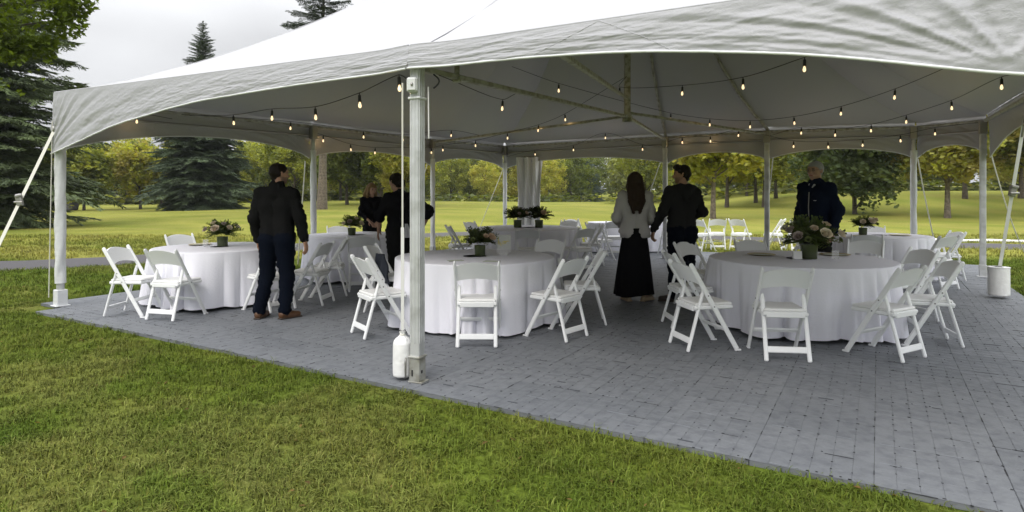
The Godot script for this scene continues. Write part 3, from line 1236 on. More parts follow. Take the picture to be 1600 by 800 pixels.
func spruce(called: String, label: String, x: float, z: float, h: float, r: float, clear: float, tone: Color, lean := 0.0, dens := 1.0, needles := 6, sparse_top := 0.0) -> Node3D:
	var y := land(x, z)
	var t := thing(called, label, "conifer tree", G(x, z, y))
	var s := Shape.new()
	var path := []
	var rad := []
	for i in 9:
		var f := i / 8.0
		path.append(Vector3(lean * f + 0.05 * sin(f * 7), h * f * 0.99 - (0.2 if i == 0 else 0.0), 0.04 * sin(f * 5)))
		rad.append(maxf(0.02, h * 0.0155 * (1.0 - f) * (1.25 if i == 0 else 1.0)))
	s.tube(path, rad, 9)
	part("trunk", s.mesh(), M.pale_bark if called == "pine_tree" else M.bark, t)
	var bm := bough_mesh(needles)
	var where := []
	var cols := []
	var yy := clear
	while yy < h * 0.985:
		var f := (yy - clear) / (h - clear)
		var rr := r * pow(1.0 - f, 0.85) * (0.92 + 0.16 * sin(yy * 3.1)) + 0.15
		if f < 0.12:
			rr *= 0.75 + f * 2
		var count := int((5 + 8 * (1.0 - f)) * dens)
		for k in count:
			var az := TAU * (k + R(-0.4, 0.4)) / count + yy * 2.1
			var len := rr * R(0.62, 1.08)
			var pitch := lerpf(0.12, -0.55, f) + R(-0.13, 0.13)
			var b := Basis(Vector3.UP, az) * Basis(Vector3.RIGHT, pitch) * Basis(Vector3.BACK, R(-0.3, 0.3))
			var start := 0.0 if len < 1.6 else len * R(0.0, 0.22)
			where.append(Transform3D(b.scaled_local(Vector3(len * 0.55, len * 0.7, len) if len > 2.0 else Vector3(len * 0.9, len * 0.9, len)), Vector3(lean * yy / h, yy + R(-0.15, 0.15), 0) + b.z.normalized() * start))
			var q := R(0.7, 1.3)
			cols.append(Color(tone.r * q, tone.g * q, tone.b * q * R(0.85, 1.2)))
			if len > 1.5:   # shorter sprays nearer the trunk close the inside of the crown
				where.append(Transform3D(b.scaled_local(Vector3.ONE * len * 0.55), Vector3(lean * yy / h, yy - 0.12, 0)))
				cols.append(Color(tone.r * q * 0.9, tone.g * q * 0.9, tone.b * q * 0.9))
			if len > 2.0:   # side sprays along the branch
				var root := Vector3(lean * yy / h, yy, 0)
				for m in 6:
					var sd := -1.0 if m % 2 == 0 else 1.0
					var fr := 0.25 + 0.13 * m
					var bb := b * Basis(Vector3.UP, sd * R(0.35, 0.75)) * Basis(Vector3.RIGHT, R(-0.05, 0.30))
					where.append(Transform3D(bb.scaled_local(Vector3.ONE * len * R(0.26, 0.40)), root + b.z.normalized() * (start + len * fr * 0.95) + Vector3(0, -0.10 * fr * fr * len, 0)))
					var qq := q * R(0.8, 1.25)
					cols.append(Color(tone.r * qq, tone.g * qq, tone.b * qq))
		yy += lerpf(0.032, 0.018, f) * h / dens * 0.8
	tag(crowd("crown", bm, M.needle, where, cols, t), "", "", "", "stuff")
	return t

var leaf_protos := {}

func broadleaf(called: String, label: String, x: float, z: float, h: float, r: float, clear: float, tone: Color, tone2: Color, n := 900, pale := false, group := "", lobes := 11) -> Node3D:
	var y := land(x, z)
	var t := thing(called, label, "tree", G(x, z, y), R(0, TAU), group)
	var s := Shape.new()
	var lean := Vector3(R(-0.3, 0.3), 0, R(-0.3, 0.3))
	var top := Vector3(0, h * 0.72, 0) + lean
	s.tube([Vector3(0, -0.2, 0), Vector3(0, clear * 0.5, 0) + lean * 0.1, Vector3(0, clear, 0) + lean * 0.2, top], [h * 0.026, h * 0.019, h * 0.016, h * 0.004], 9)
	var cy := (h + clear) / 2
	var hh := (h - clear) / 2
	var centres := []
	for k in lobes:
		var az := TAU * k / lobes * 2.4 + R(-0.4, 0.4)
		var el := lerpf(-0.85, 0.95, (k + 0.5) / lobes)
		var cr := sqrt(1 - el * el) * R(0.5, 0.78)
		var c := Vector3(cos(az) * cr * r, cy + el * hh * 0.72, sin(az) * cr * r)
		centres.append([c, R(0.36, 0.52) * minf(r, hh * 1.2)])
		var from := Vector3(0, lerpf(clear * 0.85, h * 0.6, (k + 0.5) / lobes), 0) + lean * 0.3
		s.tube([from, from.lerp(c, 0.5) + Vector3(0, -0.1, 0), c], [h * 0.008, h * 0.005, h * 0.002], 6)
	part("trunk", s.mesh(), M.pale_bark if pale else M.bark, t)
	if not leaf_protos.has("clump"):
		leaf_protos.clump = leaf_clump(0.34, 0.22, 15)
		leaf_protos.big = leaf_clump(0.62, 0.34, 15)
	var where := []
	var cols := []
	for k in n:
		var c = centres[rng.randi() % centres.size()]
		var d: Vector3 = Vector3(R(-1, 1), R(-0.9, 1), R(-1, 1)).normalized() * c[1] * pow(rng.randf(), 0.42) * R(0.85, 1.12)
		var p: Vector3 = c[0] + d
		var sc := R(0.75, 1.3)
		where.append(Transform3D(Basis.from_euler(Vector3(R(-0.4, 0.4), R(0, TAU), R(-0.4, 0.4))).scaled(Vector3.ONE * sc), p))
		var m := clampf(fn.get_noise_3d(p.x * 5 + x, p.y * 5, p.z * 5) * 1.4 + 0.45 + R(-0.25, 0.25), 0, 1)
		var col := tone.lerp(tone2, m)
		var q := R(0.75, 1.25)
		cols.append(Color(col.r * q, col.g * q, col.b * q))
	tag(crowd("crown", leaf_protos.big if h > 11 else leaf_protos.clump, M.leaf, where, cols, t), "", "", "", "stuff")
	return t

func build_trees() -> void:
	var green := Color(0.215, 0.250, 0.065)
	var deep := Color(0.130, 0.165, 0.055)
	var lime := Color(0.440, 0.455, 0.110)
	var gold := Color(0.500, 0.455, 0.125)
	var rust := Color(0.400, 0.345, 0.125)
	var blue := Color(0.070, 0.105, 0.070)
	# tall spruce and maple at the edge of the picture
	spruce("spruce_tree", "huge dark spruce filling the upper corner beyond the outer corner post", -24.1, 28.0, 22.0, 4.6, 0.9, Color(0.115, 0.155, 0.060), 0.0, 1.25, 9)
	maple()
	spruce("spruce_tree", "symmetrical spruce behind the wide tent side, its tip above the roof", -27.9, 56.0, 17.2, 4.3, 0.5, Color(0.085, 0.122, 0.056), 0.0, 1.5, 9)
	spruce("pine_tree", "tall pine with bare pale trunk behind the man in the black jacket", -15.3, 50.0, 23.5, 4.2, 7.5, Color(0.045, 0.068, 0.030), 0.2, 0.9, 7)
	spruce("pine_tree", "second tall pine whose tip just shows over the roof edge", -14.2, 66.0, 25.5, 4.0, 9.0, Color(0.045, 0.080, 0.022), 0.0, 0.8, 6)
	spruce("spruce_tree", "bluish broad spruce in the far wood above the woman in the pale blazer", 12.0, 105.0, 9.6, 3.6, 0.3, blue, 0.0, 1.2, 6)
	broadleaf("shaggy_tree", "broad shaggy dark green tree behind the old man in navy, leafy to the ground", 23.2, 42.0, 9.5, 3.3, 0.1, Color(0.085, 0.120, 0.050), Color(0.155, 0.195, 0.085), 1900, false, "", 15)
	# park trees one can tell apart: x, z, height, radius, clear trunk, tones, clumps, label
	var list := [
		[-40.0, 58.0, 6.2, 2.7, 1.0, green, lime, 900, "small round green tree nearest the two dark boulders"],
		[-36.5, 61.0, 6.4, 2.6, 1.3, lime, rust, 800, "small yellowing tree beside the round green tree"],
		[-35.3, 62.5, 5.6, 1.9, 1.2, lime, gold, 500, "thin golden tree just before the symmetrical spruce"],
		[-26.0, 74.0, 9.5, 4.0, 1.5, lime, green, 1300, "bright lime tree next to the symmetrical spruce"],
		[-21.5, 78.0, 9.0, 3.4, 1.6, green, lime, 1100, "mid green tree behind the black-jacket man's shoulder"],
		[-17.0, 64.0, 9.5, 3.2, 0.6, deep, green, 1300, "dense dark tree just past the bare pine trunk"],
		[-13.0, 62.0, 9.5, 3.3, 0.5, deep, green, 1300, "dense dark tree above the blonde woman"],
		[-10.2, 58.0, 8.4, 2.7, 0.6, lime, gold, 1200, "yellow-green tree above the woman with a bun"],
		[11.8, 36.5, 7.4, 2.9, 2.1, lime, gold, 1100, "nearest yellow-green tree with pale trunk, beside the standing couple"],
		[18.0, 52.0, 8.2, 3.2, 1.7, lime, gold, 1000, "yellow-green tree on the slope, dark trunk, next past the pale-trunked one"],
		[20.3, 50.0, 8.0, 3.0, 1.6, green, lime, 1000, "green leaning tree on the slope in front of the far row"],
		[22.0, 56.0, 8.0, 3.0, 1.8, lime, green, 900, "round green tree on the slope nearest the back post"],
		[25.5, 60.0, 8.4, 3.2, 1.6, gold, lime, 1000, "golden tree beside the old man's face"],
		[27.0, 38.5, 8.0, 3.0, 2.2, rust, lime, 1100, "brown-gold tree with clear trunk beyond the small back table"],
		[36.5, 50.0, 9.0, 3.4, 1.9, lime, rust, 1200, "yellow-brown tree behind the open-end corner post"],
		[34.0, 40.0, 8.5, 3.4, 2.0, green, rust, 1200, "green and russet tree beside the leaning weight strap"],
		[41.0, 50.0, 9.5, 3.5, 1.9, lime, gold, 1100, "tall yellowish tree at the picture's edge past the weight strap"],
		[30.5, 60.0, 8.6, 3.2, 1.5, deep, lime, 1000, "dark green tree in the second row past the shaggy conifer"],
	]
	for q in list:
		broadleaf("park_tree", q[8], q[0], q[1], q[2], q[3], q[4], q[5], q[6], q[7], q[0] == 11.8 or q[0] == 27.0)
	# the far rows: individual trees that nothing tells apart
	var protos := []
	var far_labels := ["green and yellow tree in the far row along the lawn's edge", "dark green tree in the far row along the lawn's edge", "golden yellow-green tree in the far row along the lawn's edge", "plain green tree in the far row along the lawn's edge", "bright lime tree in the far row along the lawn's edge"]
	for k in 5:
		var tones = [[green, lime], [deep, green], [lime, gold], [green, deep], [lime, green]][k]
		protos.append(broadleaf("distant_tree", far_labels[k], -6.0 + 7 * k, 112.0 + 3 * k, 10.5, 4.2, 0.6, tones[0], tones[1], 700, false, "trees along the far edge of the lawn"))
	var spots := []
	for i in 42:
		var x := -58.0 + i * 3.4 + R(-1, 1)
		var z := 96.0 + R(-4, 22)
		if x > 14:
			z = 78.0 + R(-6, 16)
		if x < -14:
			z = 84.0 + R(-8, 12)
		spots.append([x, z])
	for q in spots:
		var kind := rng.randi() % 5
		var o := copy(protos[kind], far_labels[kind], G(q[0], q[1], land(q[0], q[1])), R(0, TAU))
		var sc := R(0.72, 1.0)
		o.scale = Vector3(sc * R(0.9, 1.15), sc, sc * R(0.9, 1.15))
	# the wood behind, one mass
	var s := Shape.new()
	for k in 1500:
		var d := Vector3(R(-1, 1), R(-1, 1), R(-1, 1)).normalized() * pow(rng.randf(), 0.3)
		var p := Vector3(d.x * 4.6, 5.6 + d.y * 5.6, d.z * 4.6)
		if d.y > 0:
			p.x *= 1.0 - d.y * 0.45
			p.z *= 1.0 - d.y * 0.45
		var q := Basis.from_euler(Vector3(R(-1, 1), R(0, TAU), R(-1, 1)))
		var l := R(0.5, 1.0)
		var k2 := R(0.6, 1.3)
		s.col = Color(k2, k2, k2)
		s.tri(p + q * Vector3(-l * 0.5, 0, 0), p + q * Vector3(0, 0, -l * 0.5), p + q * Vector3(l * 0.5, 0.1, 0), Vector3.UP)
		s.tri(p + q * Vector3(-l * 0.5, 0, 0), p + q * Vector3(0, 0, l * 0.5), p + q * Vector3(l * 0.5, 0.1, 0), Vector3.UP)
	var where := []
	var cols := []
	for i in 130:
		var x := R(-150, 150)
		var z := R(122, 165)
		if x > 18:
			z = R(100, 150)
		var sc := R(0.8, 1.15)
		where.append(Transform3D(Basis(Vector3.UP, R(0, TAU)).scaled(Vector3(sc, sc * R(0.85, 1.15), sc)), G(x, z, land(x, z) - 0.3)))
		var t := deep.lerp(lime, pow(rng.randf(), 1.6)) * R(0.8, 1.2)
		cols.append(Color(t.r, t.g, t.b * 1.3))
	var wood := crowd("woods", s.mesh(), M.leaf, where, cols)
	tag(wood, "distant mixed wood closing off the park behind the far tree row", "woods", "", "stuff")
	# low undergrowth under the tree rows
	where = []
	cols = []
	for i in 420:
		var x := R(-75, 75)
		var z := R(88, 104)
		if x > 12:
			z = R(70, 84)
		if x < -16:
			z = R(76, 84)
		where.append(Transform3D(Basis(Vector3.UP, R(0, TAU)).scaled(Vector3(R(1.6, 3.0), R(1.0, 1.8), R(1.6, 3.0))), G(x, z, land(x, z) + 0.5)))
		var t := deep.lerp(lime, pow(rng.randf(), 2.5)) * R(0.5, 0.9)
		cols.append(Color(t.r, t.g, t.b))
	tag(crowd("undergrowth", leaf_protos.big, M.leaf, where, cols), "dark undergrowth below the far trees", "undergrowth", "", "stuff")
	# boulders
	for q in [[-44.0, 58.6, 1.5, 0.62, "long dark grey boulder beside the outer corner post, the farther from the spruce"], [-41.1, 58.0, 1.25, 0.66, "squat dark grey boulder with sloping top, nearer the round tree"]]:
		var b := Shape.new()
		var rows := []
		for i in 9:
			var a := PI * i / 8 - PI / 2
			var ring := []
			for k in 14:
				var t := TAU * k / 14
				var w := 1.0 + 0.35 * fn.get_noise_3d(cos(t) * 9 + q[0], i * 3.0, sin(t) * 9)
				ring.append(Vector3(cos(t) * pow(cos(a), 0.5) * q[2] * 0.5 * w, (sin(a) * 0.5 + 0.42) * q[3] * w * 1.25, sin(t) * pow(cos(a), 0.5) * 0.45 * w))
			rows.append(ring)
		b.grid(rows, true, true)
		var o := part("boulder", b.mesh(), M.rock)
		o.position = G(q[0], q[1], land(q[0], q[1]))
		tag(o, q[4], "boulder")

func maple() -> void:
	var t := thing("maple_tree", "bright green maple whose leafy branches hang into the upper corner before the spruce", "tree", G(-14.5, 13.5, land(-14.5, 13.5)))
	var s := Shape.new()
	s.tube([Vector3(0, -0.2, 0), Vector3(0.1, 2.5, 0), Vector3(0.2, 6.0, 0.1), Vector3(0.3, 9.0, 0)], [0.26, 0.2, 0.15, 0.05], 10)
	var lobes := []
	for k in 16:
		var az := TAU * k / 16 * 2.6
		var y := 4.6 + 4.4 * (k % 8) / 8.0
		var c := Vector3(cos(az) * R(1.5, 3.2), y, sin(az) * R(1.5, 3.2))
		lobes.append([c, R(0.9, 1.3)])
		s.tube([Vector3(0.15, y - 1.6, 0), c * 0.5 + Vector3(0, y * 0.45, 0), c], [0.06, 0.04, 0.015], 6)
	# the limb that reaches into view
	for q in [[3.0, 5.0, -0.4, 0.62], [3.9, 4.85, -0.5, 0.34], [3.4, 5.75, -0.3, 0.75], [4.35, 5.45, -0.6, 0.45], [2.6, 5.3, 0.2, 0.7], [4.5, 6.0, -0.6, 0.5], [3.35, 4.75, -0.3, 0.36]]:
		lobes.append([Vector3(q[0], q[1], q[2]), q[3]])
		s.tube([Vector3(0.2, 4.3, 0), Vector3(q[0] * 0.55, q[1] * 0.9 + 0.3, q[2]), Vector3(q[0], q[1], q[2])], [0.06, 0.04, 0.012], 6)
	part("trunk", s.mesh(), M.bark, t)
	var l := Shape.new()   # a five-pointed leaf with a fold
	var tips := [[0.0, 1.0], [0.30, 0.42], [0.62, 0.52], [0.42, 0.10], [0.50, -0.22], [0.08, -0.20]]
	var prev := Vector3(0, 0, -0.3)
	for sd in [-1.0, 1.0]:
		for i in tips.size() - 1:
			l.tri(Vector3.ZERO, Vector3(tips[i][0] * sd, 0.16 * tips[i][0], tips[i][1]), Vector3(tips[i + 1][0] * sd, 0.16 * tips[i + 1][0], tips[i + 1][1]), Vector3.UP)
	var lm := l.mesh()
	var where := []
	var cols := []
	for i in 7000:
		var c = lobes[rng.randi() % 16] if i < 3600 else lobes[16 + rng.randi() % 7]
		var p: Vector3 = c[0] + Vector3(R(-1, 1), R(-0.8, 0.8), R(-1, 1)).normalized() * c[1] * pow(rng.randf(), 0.45)
		where.append(Transform3D(Basis.from_euler(Vector3(R(0.1, 1.1), R(0, TAU), R(-0.6, 0.6))).scaled(Vector3.ONE * R(0.07, 0.12)), p))
		var q := R(0.7, 1.3)
		cols.append(Color(0.120 * q, 0.165 * q, 0.024 * q))
	tag(crowd("crown", lm, M.leaf, where, cols, t), "", "", "", "stuff")

# ---------------------------------------------------------------- tables and cloths
const TABLES := [   # x, z, radius, hem height, name of place
	[-4.05, 8.60, 0.84, "beside the man in the black jacket"],
	[-0.44, 7.34, 0.93, "behind the near post"],
	[3.28, 7.08, 0.98, "with the large rose bouquet"],
	[-2.73, 11.0, 0.90, "where the two women in black stand"],
	[0.34, 13.2, 1.12, "carrying two vases"],
	[6.45, 10.9, 0.80, "beyond the old man in navy"],
]

func build_tables() -> void:
	for i in TABLES.size():
		var q = TABLES[i]
		var r: float = q[2] - 0.025
		var t := thing("round_table", "round folding table under the white cloth " + q[3], "table", G(q[0], q[1]), 0, "round banquet tables")
		var s := Shape.new()
		s.lathe([[0.0, 0.715], [r, 0.715], [r, 0.738], [0.0, 0.738]], 48)
		part("tabletop", s.mesh(), M.box_plastic, t)
		for k in 4:
			var a := PI / 4 + k * PI / 2 + 0.3
			s = Shape.new()
			var d := Vector3(cos(a), 0, sin(a))
			s.tube([d * r * 0.62 + Vector3(0, 0.02, 0), d * r * 0.58 + Vector3(0, 0.715, 0)], 0.016, 8)
			s.lathe([[0.0, 0.0], [0.024, 0.0], [0.024, 0.03], [0.0, 0.03]], 10, d * r * 0.62)
			part("leg", s.mesh(), M.black_rubber, t)
		var cl := part("tablecloth", round_cloth(q[2], i), M.linen)
		cl.position = G(q[0], q[1])
		tag(cl, "white floor-length round tablecloth " + q[3], "tablecloth", "white round tablecloths")
	# the oblong table out on the lawn side
	var tx := G(3.0, 15.7)
	var turn := 0.10
	var t := thing("folding_table", "oblong folding table under white cloth beyond the couple", "table", tx, turn)
	var s := Shape.new()
	s.box(Vector3(0, 0.727, 0), Vector3(2.05, 0.025, 0.76), 0.006)
	part("tabletop", s.mesh(), M.box_plastic, t)
	for k in [[-1, -1], [1, -1], [-1, 1], [1, 1]]:
		s = Shape.new()
		s.tube([Vector3(k[0] * 0.85, 0, k[1] * 0.28), Vector3(k[0] * 0.85, 0.715, k[1] * 0.28)], 0.014, 8)
		part("leg", s.mesh(), M.black_rubber, t)
	var rows := []
	var prof := [[0.0, 0.745], [0.6, 0.746], [0.97, 0.745], [1.0, 0.738], [1.008, 0.70], [1.02, 0.4], [1.035, 0.03]]
	for q in prof:
		var ring := []
		for k in 120:
			var a := TAU * k / 120
			var c := cos(a)
			var sn := sin(a)
			var p := 7.0
			var rr := 1.0 / pow(pow(absf(c), p) + pow(absf(sn), p), 1.0 / p)
			var fold: float = 0.018 * sin(a * 23 + 2 * sin(a * 5)) * clampf((0.72 - q[1]) * 2, 0, 1)
			ring.append(Vector3(c * rr * (1.04 * q[0] + fold), q[1], sn * rr * (0.40 * q[0] + fold)))
		rows.append(ring)
	s = Shape.new()
	s.grid(rows, true)
	var cl := part("tablecloth", s.mesh(), M.linen)
	cl.position = tx
	cl.rotation.y = turn
	tag(cl, "bright white oblong tablecloth beyond the couple, lit by open sky", "tablecloth")

func round_cloth(r: float, k0: int) -> Mesh:
	var s := Shape.new()
	var rows := []
	var n := 420
	var prof := []
	for f in [0.0, 0.3, 0.6, 0.85, 0.96]:
		prof.append([r * f, 0.744 + 0.0015 * sin(f * 9 + k0), 0.0])
	for k in 5:
		var a := PI / 2 * k / 4
		prof.append([r - 0.018 + 0.018 * sin(a), 0.744 - 0.018 + 0.018 * cos(a), 0.02 * k / 4.0])
	for k in 14:
		var f := (k + 1) / 14.0
		prof.append([r + 0.035 * f, lerpf(0.726, 0.035, f), f])
	for q in prof:
		var ring := []
		for k in n:
			var a := TAU * k / n
			var w: float = q[2]
			# folds start narrow below the edge and open towards the hem
			var ph := 2.2 * sin(a * 3 + k0) + 1.3 * sin(a * 7 + k0 * 2) + 0.9 * fn.get_noise_2d(cos(a) * 30 + k0 * 9, sin(a) * 30)
			var sn := pow(absf(sin(a * 11.0 + ph * 0.6)), 0.6)
			var fold := sn * (0.62 + 0.38 * sin(a * 5 + k0 * 1.3)) * 0.19 * pow(w, 0.75)
			fold += 0.026 * sin(a * 31 + ph * 2 + w) * w * (0.5 + 0.5 * sin(a * 4 + k0))
			fold -= 0.075 * w
			var rr: float = q[0] + fold
			var y: float = q[1]
			if w > 0.9:
				y += 0.010 * sin(a * 11 + ph + 1.0)
			if w == 0.0:
				y += 0.0012 * fn.get_noise_2d(cos(a) * q[0] * 60, sin(a) * q[0] * 60)
			ring.append(Vector3(cos(a) * rr, y, sin(a) * rr))
		rows.append(ring)
	s.grid(rows, true)
	return s.mesh()

# ---------------------------------------------------------------- chairs
func make_chair() -> Node3D:
	var t := thing("folding_chair", "", "chair", Vector3.ZERO, 0, "white folding chairs")
	var s := Shape.new()
	var z0 := 0.235
	var z1 := -0.245
	var top := 0.815
	for sx in [-1.0, 1.0]:
		s = Shape.new()
		var a := Vector3(sx * 0.214, 0.0, z0)
		var b := Vector3(sx * 0.214, top, z1)
		s.bar(a + Vector3(0, 0.012, -0.007), b, 0.024, 0.046, Vector3.RIGHT, 0.008)
		s.ball(b, Vector3(0.0118, 0.024, 0.024), 12, 6)
		s.box(a + Vector3(0, 0.008, 0), Vector3(0.026, 0.016, 0.062), 0.004)
		var rail := part("rail", s.mesh(), M.white_resin, t)
		s = Shape.new()
		for y in [0.425, 0.53]:
			var z: float = lerpf(z0, z1, y / top)
			s.box(Vector3(sx * 0.2275, y, z), Vector3(0.005, 0.012, 0.012), 0.002)
		part("bolt", s.mesh(), M.bolt_metal, rail)
		s = Shape.new()
		var c := Vector3(sx * 0.178, 0.555, -0.110)
		var d := Vector3(sx * 0.183, 0.0, -0.265)
		s.bar(d + Vector3(0, 0.006, 0), c, 0.036, 0.026, Vector3.RIGHT, 0.008)
		s.ball(c, Vector3(0.0178, 0.030, 0.0125), 12, 6)
		part("rear_leg", s.mesh(), M.white_resin, t)
	# curved back slat
	s = Shape.new()
	var rows := []
	var n := 14
	for side in [[0, 1], [1, 1], [1, -1], [0, -1], [0, 1]]:
		var row := []
		for k in n + 1:
			var x := lerpf(-0.204, 0.204, float(k) / n)
			var f := 1.0 - pow(x / 0.204, 2)
			var y: float = lerpf(0.628 + 0.030 * f, 0.782 + 0.042 * f, side[0])
			var z: float = lerpf(z0, z1, y / top) - 0.030 * f + 0.009 * side[1]
			row.append(Vector3(x, y, z))
		rows.append(row)
	for k in 4:
		s.grid([rows[k], rows[k + 1]], false, false)
	for e in [0, n]:
		s.quad(rows[0][e], rows[1][e], rows[2][e], rows[3][e])
	part("backrest", s.mesh(), M.white_resin, t)
	# seat frame and padded seat
	s = Shape.new()
	s.box(Vector3(0, 0.412, 0.0), Vector3(0.392, 0.036, 0.40), 0.010)
	s.box(Vector3(0, 0.405, -0.192), Vector3(0.330, 0.050, 0.022), 0.006)
	var fr := part("seat_frame", s.mesh(), M.white_resin, t)
	s = Shape.new()
	s.box(Vector3(0, 0.442, 0.005), Vector3(0.372, 0.030, 0.385), 0.013)
	part("seat", s.mesh(), M.white_padding, t)
	s = Shape.new()
	s.box(Vector3(0, 0.105, -0.236), Vector3(0.335, 0.055, 0.020), 0.006, Basis(Vector3.RIGHT, 0.27))
	part("rear_stretcher", s.mesh(), M.white_resin, t)
	s = Shape.new()
	s.box(Vector3(0, 0.205, 0.112), Vector3(0.405, 0.042, 0.020), 0.006, Basis(Vector3.RIGHT, -0.53))
	part("front_stretcher", s.mesh(), M.white_resin, t)
	return t

func build_chairs() -> void:
	var proto := make_chair()
	# x, z, facing (x, ahead), label
	var list := [
		[-4.62, 7.62, 0.93, -0.05, "white folding chair at the black-jacket man's table, turned sideways"],
		[-4.03, 7.46, 0.22, 0.9, "white folding chair, back to the lawn, between the sideways chair and black-jacket man"],
		[-5.10, 9.75, 0.9, -0.6, "white folding chair on the far side of the vase nearest the outer corner post"],
		[-2.72, 8.35, -1.0, 0.12, "white folding chair just past the black-jacket man's hand"],
		[-3.10, 7.95, -0.8, 0.5, "white folding chair half hidden by the black-jacket man's legs"],
		[-2.66, 9.05, -1.0, -0.15, "white folding chair behind the one at the black-jacket man's hand"],
		[-2.33, 9.72, -0.15, 1.0, "white folding chair tucked at the front of the two women's table"],
		[-3.35, 12.1, 0.4, -0.9, "white folding chair beyond the blonde woman's table, behind its vase"],
		[-2.05, 12.1, -0.5, -0.8, "white folding chair hidden behind the woman with a bun"],
		[-0.34, 6.22, 0.0, 1.0, "white folding chair seen squarely from behind, just past the near post"],
		[-1.38, 6.58, 0.80, 0.55, "white folding chair beside the small white weight bag at the near post"],
		[-1.55, 7.85, 0.9, -0.1, "white folding chair with a dark jacket hung on its rail"],
		[0.46, 6.47, -0.72, 0.62, "white folding chair on the aisle at the near post's table, front one of two"],
		[0.80, 7.15, -1.0, 0.05, "white folding chair on the aisle behind another at the near post's table"],
		[0.44, 8.62, -0.5, -0.87, "white folding chair at the far side of the near post's table, facing the lawn"],
		[2.46, 5.72, 0.12, 1.0, "white folding chair seen squarely from behind before the large rose bouquet"],
		[1.86, 6.03, 1.0, 0.22, "white folding chair sideways on the aisle, closest to the tent front"],
		[2.0, 6.98, 1.0, 0.05, "white folding chair on the aisle hidden behind the sideways one"],
		[2.48, 8.2, 0.6, -0.8, "white folding chair beyond the aisle pair, below the man in the hoodie"],
		[3.44, 5.74, -0.5, 0.86, "white folding chair set at an angle before the large bouquet's table"],
		[4.12, 6.20, -1.0, 0.28, "white folding chair behind the angled one at the large bouquet's table"],
		[4.62, 7.3, -1.0, -0.1, "white folding chair at the open-end side of the large bouquet's table, farthest back"],
		[3.35, 8.48, 0.05, -1.0, "white folding chair between the large bouquet and the man in the hoodie"],
		[4.78, 8.45, -0.6, -0.8, "white folding chair just past the old man, across the large bouquet's table"],
		[5.68, 10.0, 0.35, 0.9, "white folding chair at the small back table, its back to the large bouquet"],
		[6.60, 9.72, -0.35, 0.9, "white folding chair angled in to the small back table by the open end"],
		[7.35, 10.6, -1.0, 0.1, "white folding chair at the small back table nearest the open-end corner post"],
		[7.05, 12.1, -0.4, -0.9, "white folding chair beyond the small back table, lawn side"],
		[5.75, 12.0, 0.4, -0.9, "white folding chair behind the small back table and old man"],
		[-1.05, 12.5, 0.9, 0.3, "white folding chair at the two-vase table nearest the near post"],
		[-0.75, 13.9, 0.9, -0.5, "white folding chair behind the two-vase table, post side"],
		[0.28, 11.55, 0.0, 1.0, "white folding chair in front of the two-vase table"],
		[1.25, 11.75, -0.6, 0.8, "white folding chair at the two-vase table's corner towards the couple"],
		[1.62, 12.75, -1.0, 0.15, "white folding chair at the aisle end of the two-vase table"],
		[1.25, 14.6, -0.5, -0.85, "white folding chair on the lawn side of the two-vase table"],
		[1.95, 13.7, 0.75, 0.6, "white folding chair standing sideways behind the woman in the pale blazer"],
		[2.42, 14.7, 0.05, 1.0, "white folding chair at the bright oblong table, the one nearer its end"],
		[2.95, 14.75, 0.0, 1.0, "white folding chair at the bright oblong table, behind the pale blazer"],
		[3.78, 14.85, -0.1, 1.0, "white folding chair at the bright oblong table, between the couple"],
		[4.95, 16.1, 0.8, 0.5, "white folding chair on the grass directly behind the hoodie man"],
		[5.42, 16.5, 0.1, 1.0, "white folding chair on the grass, second along from the hoodie man"],
		[6.02, 16.3, 0.75, 0.6, "white folding chair on the grass turned away, just before the back post"],
		[6.82, 16.2, -0.8, 0.6, "white folding chair on the grass right behind the back post"],
		[7.35, 16.0, 0.2, 1.0, "white folding chair on the grass behind the bouquet's lilies"],
		[1.6, 15.2, 0.5, -0.8, "white folding chair at the near corner of the bright oblong table"],
	]
	for i in list.size():
		var q = list[i]
		var y := 0.0 if on_floor(q[0], q[1], -0.05) else -0.03
		if i == 0:
			proto.position = G(q[0], q[1], y)
			proto.rotation.y = facing(q[2], q[3])
			proto.set_meta("label", q[4])
		else:
			copy(proto, q[4], G(q[0], q[1], y), facing(q[2], q[3]))

# ---------------------------------------------------------------- flowers
func leaf_sprig(n: int, len: float, wide: float) -> Mesh:
	var s := Shape.new()
	for i in n:
		var t := (i + 0.5) / n
		var c := Vector3(0, 0.12 * sin(t * 2.5), t)
		for side in [-1.0, 1.0]:
			var k := R(0.7, 1.25)
			s.col = Color(k, k, k * R(0.8, 1.2))
			var d := Vector3(side * 0.8, R(0.0, 0.4), 0.6).normalized()
			var w := Vector3(-d.z, 0.3 * side, d.x).normalized() * wide * (1.2 - t * 0.6)
			var l := len * (1.2 - t * 0.6)
			s.tri(c, c + d * l * 0.5 + w, c + d * l, Vector3.UP)
			s.tri(c, c + d * l * 0.5 - w, c + d * l, Vector3.UP)
	s.col = Color(0.8, 0.7, 0.5)
	s.tube([Vector3.ZERO, Vector3(0, 0.10, 0.5), Vector3(0, 0.08, 1.0)], 0.012, 4)
	return s.mesh()

